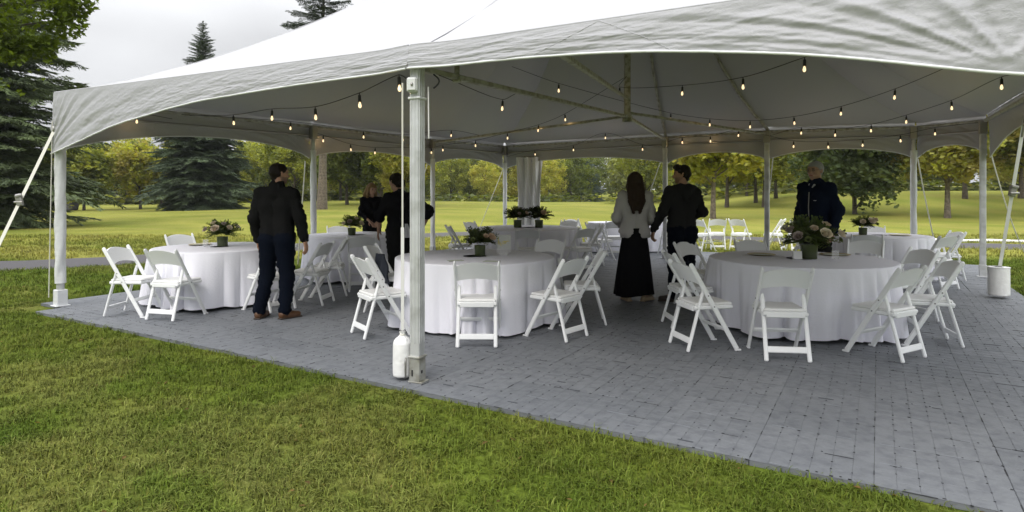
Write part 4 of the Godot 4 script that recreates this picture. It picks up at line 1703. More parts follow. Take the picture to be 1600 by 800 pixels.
func rose_mesh(seed_: int) -> Mesh:
	var s := Shape.new()
	for ring in 5:
		var cnt := [3, 4, 5, 6, 6][ring] as int
		var r0: float = [0.10, 0.22, 0.36, 0.50, 0.66][ring]
		for k in cnt:
			var az := TAU * (k + 0.37 * ring) / cnt + R(-0.15, 0.15) + seed_
			var rows := []
			for i in 5:
				var t := i / 4.0
				var row := []
				for j in 5:
					var u := (j - 2) / 2.0
					var a := az + u * (0.85 - 0.08 * ring)
					var flare := r0 * (0.75 + 0.35 * t) + (0.22 * ring / 4.0) * t * t * t * (1.0 - 0.4 * u * u)
					var y := lerpf(-0.25, 0.62 - 0.11 * ring, t) * (1.0 - 0.16 * u * u * t)
					row.append(Vector3(cos(a) * flare, y, sin(a) * flare))
				rows.append(row)
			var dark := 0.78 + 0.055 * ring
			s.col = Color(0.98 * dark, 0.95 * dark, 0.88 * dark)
			s.grid(rows)
	return s.mesh()

func centrepiece(label: String, at: Vector3, size: float, dark: float, roses: Array, spread: float, vase := true) -> void:
	var t := thing("flower_arrangement", label, "flowers", at, R(0, 0.6), "table centrepieces")
	var s := Shape.new()
	var vr := 0.075 * size / 0.5
	var vh := 0.145 * size / 0.5
	s.lathe([[0.0, 0.0], [vr * 0.95, 0.0], [vr, 0.006], [vr * 1.02, vh * 0.5], [vr * 1.06, vh], [vr * 0.98, vh], [vr * 0.94, vh * 0.6], [0.0, vh * 0.55]], 28)
	part("vase", s.mesh(), M.vase_glass, t)
	var sprig := leaf_sprig(7, 0.27, 0.085)
	var where := []
	var cols := []
	for k in 95:
		var az := R(0, TAU)
		var el := R(-0.45, 1.35)
		var d := Vector3(cos(az) * cos(el), sin(el), sin(az) * cos(el))
		var l := size * R(0.25, 0.42) * spread * (0.8 + 0.35 * cos(el))
		if el < 0.0:
			l *= 0.85
		var b := Basis.looking_at(-d, Vector3(R(-1, 1), 1.2, R(-1, 1)).normalized())
		var o := Vector3(cos(az) * vr * 0.5, vh * R(0.95, 1.15) + size * 0.10, sin(az) * vr * 0.5)
		where.append(Transform3D(b.scaled(Vector3.ONE * l), o))
		var q := R(0.6, 1.4) * dark
		var m := rng.randf()
		var c := Color(0.075, 0.110, 0.042).lerp(Color(0.185, 0.225, 0.130), m * m)
		cols.append(Color(c.r * q, c.g * q, c.b * q))
	tag(crowd("foliage", sprig, M.leaf, where, cols, t), "", "", "", "stuff")
	var tones := {"white": Color(0.85, 0.78, 0.66), "blush": Color(0.80, 0.69, 0.58), "lilac": Color(0.50, 0.43, 0.42), "cream": Color(0.75, 0.68, 0.48), "green": Color(0.16, 0.20, 0.07), "peach": Color(0.72, 0.55, 0.42)}
	for q in roses:   # [azimuth, elevation, radius, tone]
		var d := Vector3(sin(q[0]) * cos(q[1]), sin(q[1]), cos(q[0]) * cos(q[1]))
		var c: Color = tones[q[3]]
		var m: Mesh = petal_mesh(c)
		var o := part("rose", m, M.petal, t)
		var z := (d + Vector3(0, 0.45, 0)).normalized()
		var x := Vector3.UP.cross(z).normalized() if absf(z.y) < 0.98 else Vector3.RIGHT
		o.transform = Transform3D(Basis(x, z, x.cross(z)).scaled(Vector3.ONE * q[2] * 1.22), Vector3(0, vh + size * 0.12, 0) + d * size * 0.50 * Vector3(spread, 0.8, spread))

var petal_cache := {}

func petal_mesh(c: Color) -> Mesh:
	var key := str(c)
	if not petal_cache.has(key):
		var r := Shape.new()
		var src: ArrayMesh = rose_mesh(petal_cache.size())
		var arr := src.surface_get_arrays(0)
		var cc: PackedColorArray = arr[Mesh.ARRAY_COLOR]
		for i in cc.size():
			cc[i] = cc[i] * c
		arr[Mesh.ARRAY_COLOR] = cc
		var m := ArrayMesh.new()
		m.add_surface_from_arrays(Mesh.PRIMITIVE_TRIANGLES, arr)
		petal_cache[key] = m
	return petal_cache[key]

func build_centrepieces() -> void:
	var top := 0.747
	centrepiece("large loose bouquet of cream roses in a green vase before the old man", G(3.36, 7.02, top), 0.56, 1.0, [[0.0, 0.35, 0.060, "white"], [0.75, 0.3, 0.052, "white"], [-0.85, 0.2, 0.050, "lilac"], [-0.35, 0.62, 0.040, "blush"], [-1.2, 0.5, 0.046, "lilac"], [0.3, 0.85, 0.044, "blush"], [1.4, 0.25, 0.038, "peach"], [-0.55, 0.05, 0.032, "green"], [2.4, 0.4, 0.05, "white"], [3.6, 0.5, 0.05, "white"], [0.55, 0.02, 0.030, "green"]], 1.25)
	centrepiece("round bouquet with one pale rose nearest the black-jacket man", G(-4.02, 8.62, top), 0.46, 1.0, [[-0.1, 0.4, 0.052, "blush"], [-0.8, 0.3, 0.036, "lilac"], [0.7, 0.45, 0.036, "white"], [0.4, 0.8, 0.032, "lilac"], [-0.5, 0.9, 0.034, "white"], [2.5, 0.4, 0.045, "white"]], 1.1)
	centrepiece("green bouquet with two peach roses on the near post's table", G(-0.38, 7.36, top), 0.42, 0.75, [[0.35, 0.35, 0.046, "peach"], [0.0, 0.45, 0.030, "peach"], [-0.7, 0.2, 0.026, "green"], [3.0, 0.5, 0.045, "white"]], 1.1)
	centrepiece("bouquet in green glass in front of the blonde woman", G(-2.80, 10.85, top), 0.44, 0.95, [[-0.5, 0.4, 0.042, "lilac"], [0.4, 0.2, 0.044, "white"], [-0.95, 0.2, 0.032, "white"], [0.1, 0.75, 0.034, "blush"]], 1.1)
	centrepiece("dark leafy bouquet on the far table, the one nearer the near post", G(0.12, 13.15, top), 0.56, 0.5, [[-0.4, 0.35, 0.035, "lilac"], [0.2, 0.4, 0.038, "peach"], [0.6, 0.3, 0.032, "green"]], 1.1)
	centrepiece("dark leafy bouquet on the far table with one tan bloom, nearer the couple", G(0.57, 13.12, top), 0.56, 0.5, [[0.0, 0.42, 0.060, "peach"], [-0.6, 0.3, 0.030, "green"]], 1.1)
	centrepiece("compact bouquet with white roses on the small back table", G(6.16, 10.9, top), 0.44, 0.6, [[-0.1, 0.45, 0.062, "white"], [0.75, 0.55, 0.052, "blush"], [-0.8, 0.35, 0.045, "white"], [0.4, 0.1, 0.034, "green"]], 1.05)
	centrepiece("tiny pale flowers on the oblong table just past the pale blazer's sleeve", G(2.62, 15.65, top), 0.30, 0.7, [[-0.3, 0.4, 0.045, "white"], [0.5, 0.5, 0.04, "white"], [0.0, 0.9, 0.04, "white"]], 1.0)

# ---------------------------------------------------------------- light strings
func light_string(label: String, ends: Array, bulbs: Array, start_at_end := true) -> void:
	# bulbs: [px, py, distance]; the wire passes a hand's breadth above each bulb
	var t := thing("light_string", label, "string lights", Vector3.ZERO, 0, "bulb strings under the tent roof")
	var pts := [ends[0]]
	var hang := []
	for b in bulbs:
		var p := sight(b[0], b[1], b[2])
		hang.append(p)
		pts.append(p + Vector3(0, 0.075, 0))
	pts.append(ends[1])
	var cv := Curve3D.new()
	for i in pts.size():
		var a: Vector3 = pts[maxi(i - 1, 0)]
		var c: Vector3 = pts[mini(i + 1, pts.size() - 1)]
		var tg := (c - a) / 6.0
		var l0: float = pts[i].distance_to(a)
		var l1: float = pts[i].distance_to(c)
		var dir := (c - a).normalized()
		cv.add_point(pts[i], -dir * l0 / 3.2, dir * l1 / 3.2)
	cv.bake_interval = 0.08
	var s := Shape.new()
	s.tube(Array(cv.get_baked_points()), 0.0042, 5)
	part("cable", s.mesh(), M.black_rubber, t)
	for p in hang:
		var so := MeshInstance3D.new()
		so.mesh = socket_mesh()
		so.material_override = M.black_rubber
		so.name = "socket"
		t.add_child(so, true)
		so.position = p
		so.scale = Vector3.ONE * 0.76
		so.rotation = Vector3(R(-0.08, 0.08), R(0, 3), R(-0.08, 0.08))
		var b := part("bulb", bulb_mesh(), M.bulb_glow, so)
		var li := OmniLight3D.new()
		li.name = "glow"
		li.light_color = Color(1.0, 0.82, 0.56)
		li.light_energy = 0.003
		li.light_size = 0.02
		li.omni_range = 8.0
		li.omni_attenuation = 2.0
		li.shadow_enabled = true
		so.add_child(li, true)
		li.position = Vector3(0, -0.075, 0)

var cached := {}

func socket_mesh() -> Mesh:
	if not cached.has("socket"):
		var s := Shape.new()
		s.lathe([[0.0, 0.100], [0.006, 0.100], [0.007, 0.075], [0.017, 0.068], [0.019, 0.02], [0.021, 0.0], [0.021, -0.012], [0.0, -0.012]], 10)
		cached.socket = s.mesh()
	return cached.socket

func bulb_mesh() -> Mesh:
	if not cached.has("bulb"):
		var s := Shape.new()
		s.xf = Transform3D(Basis().scaled(Vector3(0.75, 0.78, 0.75)), Vector3(0, 0.0, 0))
		s.lathe([[0.0, -0.108], [0.010, -0.106], [0.021, -0.094], [0.026, -0.078], [0.025, -0.060], [0.020, -0.042], [0.014, -0.025], [0.013, -0.010], [0.0, -0.010]], 12)
		cached.bulb = s.mesh()
	return cached.bulb

func build_lights() -> void:
	var post = poles
	light_string("bulb string from the near post's box across to the tent's closed end, six bulbs", [G(-0.84, 4.96, 2.40), G(-5.05, 9.72, 2.70)], [[624, 131, 5.05], [562, 158, 5.6], [493, 178, 6.4], [425, 180, 7.4], [365, 188, 8.4]])
	light_string("bulb string rising from the far corner post to the king post", [G(-1.91, 14.82, 2.55), Vector3(1.90, 3.42, -10.30)], [[692, 232, 14.0], [743, 225, 13.2], [793, 213, 12.4], [841, 201, 11.9], [883, 184, 11.3]])
	light_string("bulb string running from the king post to the tent front, nearest overhead", [Vector3(1.90, 3.42, -10.30), sight(1330, 62, 4.6)], [[968, 143, 10.0], [1066, 142, 8.4], [1161, 131, 7.0], [1257, 102, 5.8]])
	light_string("bulb string dipping past the king post and rising to the front eave", [sight(800, 104, 8.6), sight(1510, 92, 6.3)], [[873, 138, 9.3], [1048, 183, 11.3], [1109, 192, 11.3], [1172, 195, 11.0], [1241, 189, 10.3], [1314, 174, 9.4], [1398, 148, 8.1]])
	light_string("bulb string from a back post to the open end's upper rail", [G(5.33, 12.92, 2.66), sight(1606, 114, 6.0)], [[1252, 205, 12.0], [1305, 208, 11.4], [1361, 201, 10.8], [1416, 187, 10.0], [1487, 165, 8.6], [1565, 131, 6.6]])
	light_string("bulb string along the back edge below the rail, small with distance", [G(8.30, 11.05, 2.74), G(3.48, 14.06, 2.62)], [[1461, 206, 11.2], [1407, 217, 11.5], [1348, 224, 11.8], [1294, 227, 12.2], [1240, 226, 12.5], [1154, 209, 12.9], [1110, 218, 13.4], [1066, 220, 13.7]])
	light_string("bulb string hanging between the two far back posts", [G(3.48, 14.06, 2.55), G(-0.2, 16.95, 2.45)], [[1004, 231, 13.9], [946, 213, 14.3], [896, 232, 15.0], [836, 239, 15.8]])
	light_string("bulb string along the closed end between its two middle posts", [G(-3.75, 11.75, 2.62), G(-1.91, 14.82, 2.45)], [[505, 217, 11.9], [548, 231, 12.3], [586, 236, 12.8], [674, 236, 14.2]])
	light_string("bulb string behind the first, crossing the tent's closed end", [G(-5.2, 9.55, 2.70), G(-0.6, 13.6, 2.72)], [[454, 197, 10.3], [568, 211, 11.6], [630, 216, 12.4], [705, 187 + 22, 13.2]])
	light_string("short string with two bulbs on the tie beam near the bracket", [G(-0.60, 5.10, 2.46), G(0.05, 8.2, 2.80)], [[785, 165, 7.6]])
	light_string("lone bulb on a short wire under the closed end's valance", [G(-5.82, 8.5, 2.50), G(-5.2, 9.5, 2.62)], [[214, 186, 8.9]])

# ---------------------------------------------------------------- people
# joints for someone 1.80 m tall facing +z (their left hand is +x)
func joints() -> Dictionary:
	return {
		"hip_l": Vector3(0.092, 0.93, 0), "knee_l": Vector3(0.105, 0.50, 0.015), "ankle_l": Vector3(0.11, 0.085, -0.02), "toe_l": Vector3(0.135, 0.03, 0.14),
		"hip_r": Vector3(-0.092, 0.93, 0), "knee_r": Vector3(-0.105, 0.50, 0.015), "ankle_r": Vector3(-0.11, 0.085, -0.02), "toe_r": Vector3(-0.135, 0.03, 0.14),
		"pelvis": Vector3(0, 0.98, 0), "waist": Vector3(0, 1.10, 0.005), "chest": Vector3(0, 1.32, 0.0), "neck": Vector3(0, 1.50, -0.015),
		"sh_l": Vector3(0.185, 1.455, -0.01), "el_l": Vector3(0.265, 1.17, -0.04), "wr_l": Vector3(0.275, 0.93, 0.04),
		"sh_r": Vector3(-0.185, 1.455, -0.01), "el_r": Vector3(-0.265, 1.17, -0.04), "wr_r": Vector3(-0.275, 0.93, 0.04),
		"head": Vector3(0, 1.685, 0.012),
	}

func hand_shape(s: Shape, wrist: Vector3, along: Vector3, palm: Vector3, thumb_to: Vector3, k: float, curl: float, tone: Color) -> void:
	along = along.normalized()
	palm = (palm - along * palm.dot(along)).normalized()
	var across := along.cross(palm).normalized()
	if across.dot(thumb_to) < 0:
		across = -across   # towards the thumb
	var prims := []
	prims.append([wrist - along * 0.03, wrist + along * 0.015, 0.026 * k, 0.024 * k])
	for j in 4:
		var o := (0.030 - 0.020 * j) * k
		var kn: Vector3 = wrist + along * (0.088 - 0.004 * absf(j - 1.2)) * k + across * o
		prims.append([wrist + along * 0.02 * k + across * o * 0.7, kn, 0.014 * k, 0.0115 * k])
		var lens: Array = [[0.040, 0.026, 0.020], [0.044, 0.029, 0.021], [0.041, 0.027, 0.020], [0.032, 0.021, 0.018]][j]
		var p := kn
		var ang := 0.0
		for m in 3:
			ang += curl * [0.55, 0.8, 0.55][m] * (1.0 + 0.12 * j)
			var d := along * cos(ang) + palm * sin(ang) + across * (0.10 - 0.06 * j) * (1.0 if m == 0 else 0.3)
			var q: Vector3 = p + d.normalized() * lens[m] * k
			prims.append([p, q, (0.0098 - 0.0008 * m) * k, (0.0090 - 0.0010 * m) * k])
			p = q
	var t0 := wrist + along * 0.022 * k + across * 0.022 * k
	var t1 := t0 + (along * 0.55 + across * 0.75 + palm * 0.35).normalized() * 0.042 * k
	var t2 := t1 + (along * 0.85 + across * 0.30 + palm * 0.45).normalized() * 0.032 * k
	var t3 := t2 + (along * 0.9 + palm * 0.5).normalized() * 0.025 * k
	prims += [[t0, t1, 0.015 * k, 0.0115 * k], [t1, t2, 0.0115 * k, 0.0100 * k], [t2, t3, 0.0098 * k, 0.0082 * k]]
	s.col = tone
	blob(s, prims, 0.0045, 0.0025, func(_p): return tone)

func person(label: String, at: Vector3, turn: float, height: float, pose: Dictionary, look: Dictionary) -> Node3D:
	var root := thing("person", label, "person", at, turn, "people under the tent")
	var K := height / 1.80
	var j := joints()
	for key in pose:
		if j.has(key):
			j[key] = pose[key]
	for key in j:
		j[key] = j[key] * K
	var w: float = look.get("build", 1.0) * K      # thickness
	var fem: bool = look.get("female", false)
	var skin: Color = look.get("skin", Color(0.36, 0.20, 0.13))
	if fem:
		for sd in ["sh_l", "sh_r"]:
			j[sd].x *= 0.90
	var s := Shape.new()
	# trunk, limbs, neck
	var P := []
	for sx in [-1.0, 1.0]:
		P.append([j.pelvis + Vector3(sx * 0.065, -0.03, 0) * w, j.waist + Vector3(sx * 0.055, 0, 0) * w, 0.088 * w, 0.080 * w])
		P.append([j.waist + Vector3(sx * 0.055, 0, 0) * w, j.chest + Vector3(sx * 0.075, 0, 0.005) * w, 0.080 * w, 0.092 * w])
	P.append([j.sh_l, j.sh_r, 0.050 * w, 0.050 * w])
	P.append([j.neck + Vector3(0, -0.06, 0) * K, j.head + Vector3(0, -0.07, -0.02) * K, 0.060 * w if not fem else 0.050 * w, 0.052 * w if not fem else 0.044 * w])
	for sd in ["l", "r"]:
		P.append([j["sh_" + sd], j["el_" + sd], 0.050 * w, 0.038 * w])
		P.append([j["el_" + sd], j["wr_" + sd], 0.038 * w, 0.026 * K])
		P.append([j["hip_" + sd], j["knee_" + sd], 0.078 * w, 0.052 * w])
		P.append([j["knee_" + sd], j["ankle_" + sd], 0.050 * w, 0.034 * w])
		P.append([j["ankle_" + sd], j["toe_" + sd], 0.034 * K, 0.024 * K])
	blob(s, P, 0.015, 0.012, func(_p): return skin, 0.004)
	# head on a grid of its own
	var hb := Basis(Vector3.UP, pose.get("head_turn", 0.0)) * Basis(Vector3.RIGHT, pose.get("head_tilt", 0.0))
	var hc: Vector3 = j.head
	var H := func(x, y, z): return hc + hb * (Vector3(x, y, z) * K)
	var Hd := []
	Hd.append([H.call(0, 0.025, -0.030), H.call(0, 0.020, 0.015), 0.084 * K, 0.080 * K])
	Hd.append([H.call(0, 0.0, 0.02), H.call(0, -0.055, 0.035), 0.070 * K, 0.056 * K])
	Hd.append([H.call(0, -0.075, 0.045), H.call(0, -0.092, 0.062), 0.040 * K, 0.026 * K])
	Hd.append([H.call(-0.04, -0.06, 0.01), H.call(0.04, -0.06, 0.01), 0.034 * K, 0.034 * K])
	Hd.append([H.call(0, 0.008, 0.086), H.call(0, -0.026, 0.108), 0.010 * K, 0.014 * K])
	Hd.append([H.call(-0.012, -0.030, 0.092), H.call(0.012, -0.030, 0.092), 0.010 * K, 0.010 * K])
	Hd.append([H.call(-0.035, 0.030, 0.070), H.call(0.035, 0.030, 0.070), 0.016 * K, 0.016 * K])
	Hd.append([H.call(-0.020, -0.056, 0.082), H.call(0.020, -0.056, 0.082), 0.010 * K, 0.010 * K])
	for sx in [-1.0, 1.0]:
		Hd.append([H.call(sx * 0.083, 0.012, -0.010), H.call(sx * 0.087, -0.022, -0.004), 0.013 * K, 0.010 * K])
		Hd.append([H.call(sx * 0.038, -0.018, 0.058), H.call(sx * 0.042, -0.03, 0.05), 0.024 * K, 0.024 * K])
	Hd.append([H.call(0, -0.09, -0.02), j.neck + Vector3(0, -0.01, 0) * K, 0.050 * K, 0.054 * K])
	var inv := hb.inverse()
	var stubble: float = look.get("stubble", 0.0)
	var paint := func(p: Vector3) -> Color:
		var q: Vector3 = inv * (p - hc) / K
		var c := skin
		if q.z > 0.05:
			var ex := absf(q.x) - 0.032
			if ex * ex / 0.00022 + pow(q.y - 0.012, 2) / 0.00006 < 1.0:
				c = Color(0.03, 0.022, 0.018)
			elif ex * ex / 0.0004 + pow(q.y - 0.033, 2) / 0.00004 < 1.0:
				c = skin * 0.35
			elif absf(q.x) < 0.024 and absf(q.y + 0.056) < 0.008:
				c = Color(skin.r * 0.85, skin.g * 0.55, skin.b * 0.55)
		if stubble > 0.0 and q.y < -0.035 and q.z > -0.03:
			c = c.lerp(Color(0.05, 0.04, 0.035), stubble)
		return c
	blob(s, Hd, 0.0065, 0.006, paint)
	# hands
	for sd in ["l", "r"]:
		var el: Vector3 = j["el_" + sd]
		var wr: Vector3 = j["wr_" + sd]
		var sx := 1.0 if sd == "l" else -1.0
		var along: Vector3 = pose.get("hand_" + sd, (wr - el).normalized())
		var palm: Vector3 = pose.get("palm_" + sd, Vector3(-sx, 0, 0))
		hand_shape(s, wr + along * 0.015, along, palm, pose.get("thumb_" + sd, Vector3(0, 0, 1)), K * (0.92 if fem else 1.0), pose.get("curl_" + sd, 0.45), skin)
	part("body", s.mesh(), M.skin, root)
	# top: jacket, blazer or shirt
	var top := Shape.new()
	P = []
	var tw: float = look.get("top_ease", 1.0) * w
	var hemy: float = look.get("hem", 0.90) * K
	for sx in [-1.0, 1.0]:
		var flare: float = look.get("flare", 1.0)
		P.append([Vector3(sx * 0.080 * tw * flare + j.pelvis.x, hemy + 0.05, 0.0), j.waist + Vector3(sx * 0.064, 0, 0) * tw, 0.102 * tw * flare, (0.098 if not fem else 0.088) * tw])
		P.append([j.waist + Vector3(sx * 0.064, 0, 0) * tw, j.chest + Vector3(sx * 0.088, 0, 0.0) * tw, (0.098 if not fem else 0.086) * tw, 0.106 * tw])
		P.append([j.chest + Vector3(sx * 0.088, 0, -0.01) * tw, j.chest + Vector3(sx * 0.11, 0.09 * K, -0.015), 0.100 * tw, 0.072 * tw])
		if fem:
			P.append([j.chest + Vector3(sx * 0.07, -0.01, 0.06) * tw, j.chest + Vector3(sx * 0.065, -0.03, 0.08) * tw, 0.066 * tw, 0.055 * tw])
	P.append([j.sh_l, j.sh_r, 0.058 * tw, 0.058 * tw])
	for sd in ["l", "r"]:
		P.append([j.chest + Vector3(0, 0.13 * K, -0.015), j["sh_" + sd], 0.068 * tw, 0.055 * tw])
		P.append([j["sh_" + sd], j["el_" + sd], 0.060 * tw, 0.053 * tw])
		var cuff: float = look.get("sleeve", 0.97)
		P.append([j["el_" + sd], j["el_" + sd].lerp(j["wr_" + sd], cuff), 0.052 * tw, 0.042 * tw])
	if look.get("collar", "") == "stand":
		P.append([j.neck + Vector3(0, -0.03, -0.005) * K, j.neck + Vector3(0, 0.035, 0.005) * K, 0.078 * w, 0.074 * w])
	if look.get("collar", "") == "hood":
		P.append([j.neck + Vector3(0.06, -0.01, -0.05) * K, j.neck + Vector3(-0.06, -0.01, -0.05) * K, 0.062 * w, 0.062 * w])
		P.append([j.neck + Vector3(0, -0.05, -0.095) * K, j.neck + Vector3(0, -0.13, -0.11) * K, 0.060 * w, 0.040 * w])
		P.append([j.neck + Vector3(0.07, 0.0, 0.02) * K, j.neck + Vector3(-0.07, 0.0, 0.02) * K, 0.040 * w, 0.040 * w])
	if look.get("collar", "") == "low":
		P.append([j.neck + Vector3(0, -0.05, -0.01) * K, j.neck + Vector3(0, 0.0, -0.01) * K, 0.072 * w, 0.062 * w])
	blob(top, P, 0.0135, 0.013, null, hemy - 0.03, 0.028, 9.0)
	var topn: String = look.get("top_name", "jacket")
	part(topn, top.mesh(), M[look.top], root)
	# below the waist
	if look.has("trousers"):
		var tr := Shape.new()
		P = []
		for sd in ["l", "r"]:
			var sx := 1.0 if sd == "l" else -1.0
			P.append([j.pelvis + Vector3(sx * 0.07, 0.06, 0) * w, j["hip_" + sd] + Vector3(0, 0.0, -0.01), 0.092 * w, 0.104 * w])
			P.append([j["hip_" + sd] + Vector3(0, -0.04, -0.012) * K, j["knee_" + sd], 0.098 * w, 0.072 * w])
			var an: Vector3 = j["ankle_" + sd]
			P.append([j["knee_" + sd], an + Vector3(0, 0.02, -0.005), 0.071 * w, 0.058 * w])
		blob(tr, P, 0.0135, 0.010, null, 0.035, 0.026, 9.0)
		part("trousers", tr.mesh(), M[look.trousers], root)
	if look.has("skirt"):
		var sk := Shape.new()
		var rows := []
		for i in 20:
			var f := i / 19.0
			var y := lerpf(1.02, 0.085, f) * K
			var ring := []
			for k in 72:
				var t := TAU * k / 72
				var fold := 1.0 + 0.05 * f * sin(t * 11 + 2 * sin(t * 3)) + 0.03 * f * sin(t * 5 + 1)
				var rx := lerpf(0.140, 0.262, pow(f, 0.75)) * w * fold
				var rz := lerpf(0.095, 0.20, pow(f, 0.75)) * w * fold
				ring.append(Vector3(cos(t) * rx, y + (0.02 * sin(t * 2) * f), sin(t) * rz))
			rows.append(ring)
		sk.grid(rows, true)
		part("skirt", sk.mesh(), M[look.skirt], root)
	# shoes
	for sd in ["l", "r"]:
		var an: Vector3 = j["ankle_" + sd]
		var to: Vector3 = j["toe_" + sd]
		var heel := Vector3(an.x, 0.0, an.z) - Vector3(to.x - an.x, 0, to.z - an.z).normalized() * 0.035 * K
		var lift := maxf(0.0, an.y - 0.09 * K)
		var sh := Shape.new()
		P = []
		var hl := Vector3(heel.x, 0.042 + lift, heel.z)
		var tp := Vector3(to.x, 0.036, to.z)
		P.append([hl, hl.lerp(tp, 0.6), 0.040 * K, 0.043 * K])
		P.append([hl.lerp(tp, 0.5), tp, 0.045 * K, 0.036 * K])
		if not look.get("flats", false):
			P.append([hl + Vector3(0, 0.02, 0), Vector3(an.x, an.y + 0.025, an.z), 0.040 * K, 0.046 * K])
			P.append([hl.lerp(tp, 0.35) + Vector3(0, 0.025, 0), an + Vector3(0, 0.01, 0), 0.036 * K, 0.044 * K])
		blob(sh, P, 0.010, 0.007, null, 0.012)
		var so := part("shoe", sh.mesh(), M[look.shoes], root)
		var sl := Shape.new()
		var d := (tp - Vector3(hl.x, tp.y, hl.z)).normalized()
		var mid := Vector3((hl.x + tp.x) / 2, 0.010 + lift * 0.5, (hl.z + tp.z) / 2)
		sl.box(mid, Vector3(0.082, 0.018, 0.275) * K, 0.008, Basis(Vector3.UP.cross(d), Vector3.UP, d) * Basis(Vector3.RIGHT, atan2(lift, 0.25)))
		part("sole", sl.mesh(), M.sole_rubber if not look.get("flats", false) else M.beige_leather, so)
	# hair
	var ha := Shape.new()
	P = []
	var style: String = look.get("hair_style", "short")
	P.append([H.call(0, 0.044, -0.034), H.call(0, 0.046, 0.012), 0.083 * K, 0.075 * K])
	P.append([H.call(0, 0.0, -0.052), H.call(0, -0.050, -0.046), 0.072 * K, 0.050 * K])
	for sx in [-1.0, 1.0]:
		P.append([H.call(sx * 0.052, 0.035, 0.015), H.call(sx * 0.058, 0.0, -0.030), 0.035 * K, 0.035 * K])
	if style == "quiff":
		P.append([H.call(-0.04, 0.10, 0.05), H.call(0.04, 0.10, 0.05), 0.030 * K, 0.030 * K])
		P.append([H.call(0.0, 0.105, 0.05), H.call(0.0, 0.100, 0.098), 0.034 * K, 0.014 * K])
	if style == "bun":
		P.append([H.call(0, 0.03, -0.10), H.call(0, -0.01, -0.118), 0.024 * K, 0.030 * K])
		P.append([H.call(0, -0.022, -0.128), H.call(0, -0.058, -0.134), 0.046 * K, 0.036 * K])
	if style == "long":
		var L: float = look.get("hair_len", 0.42)
		for sx in [-1.0, -0.33, 0.33, 1.0]:
			P.append([H.call(sx * 0.058, 0.03, -0.045), H.call(sx * 0.078, -0.13, -0.095), 0.046 * K, 0.044 * K])
			P.append([H.call(sx * 0.078, -0.13, -0.095), H.call(sx * 0.074 + 0.012 * sin(sx * 9), -L * 0.70, -0.150), 0.044 * K, 0.036 * K])
			P.append([H.call(sx * 0.074 + 0.012 * sin(sx * 9), -L * 0.70, -0.150), H.call(sx * 0.042, -L - 0.03 * cos(sx * 7), -0.150), 0.036 * K, 0.018 * K])
		for sx in [-1.0, 1.0]:
			P.append([H.call(sx * 0.066, 0.04, 0.02), H.call(sx * 0.090, -0.10, 0.015), 0.030 * K, 0.028 * K])
			if look.get("hair_front", false):
				P.append([H.call(sx * 0.090, -0.10, 0.015), H.call(sx * 0.095, -0.28, 0.05), 0.030 * K, 0.022 * K])
	if look.get("cropped", false):
		for p in P:
			p[2] -= 0.0010
			p[3] -= 0.0010
	blob(ha, P, 0.0075, 0.007, null, -1e9, 0.004 if look.get("cropped", false) else 0.010, 30.0)
	part("hair", ha.mesh(), M[look.hair], root)
	if look.get("glasses", false):
		var gl := Shape.new()
		for sx in [-1.0, 1.0]:
			var ring := []
			for k in 13:
				var t := TAU * k / 12
				ring.append(H.call(sx * 0.033 + 0.024 * cos(t), 0.010 + 0.017 * sin(t), 0.098 - 0.006 * absf(cos(t))))
			gl.tube(ring, 0.0022 * K, 5, false)
			gl.tube([H.call(sx * 0.057, 0.014, 0.092), H.call(sx * 0.088, 0.014, 0.05), H.call(sx * 0.092, 0.012, -0.012)], 0.0024 * K, 5)
		gl.tube([H.call(-0.010, 0.013, 0.099), H.call(0, 0.016, 0.102), H.call(0.010, 0.013, 0.099)], 0.0022 * K, 5)
		part("glasses", gl.mesh(), M.spectacle_frame, root)
	return root

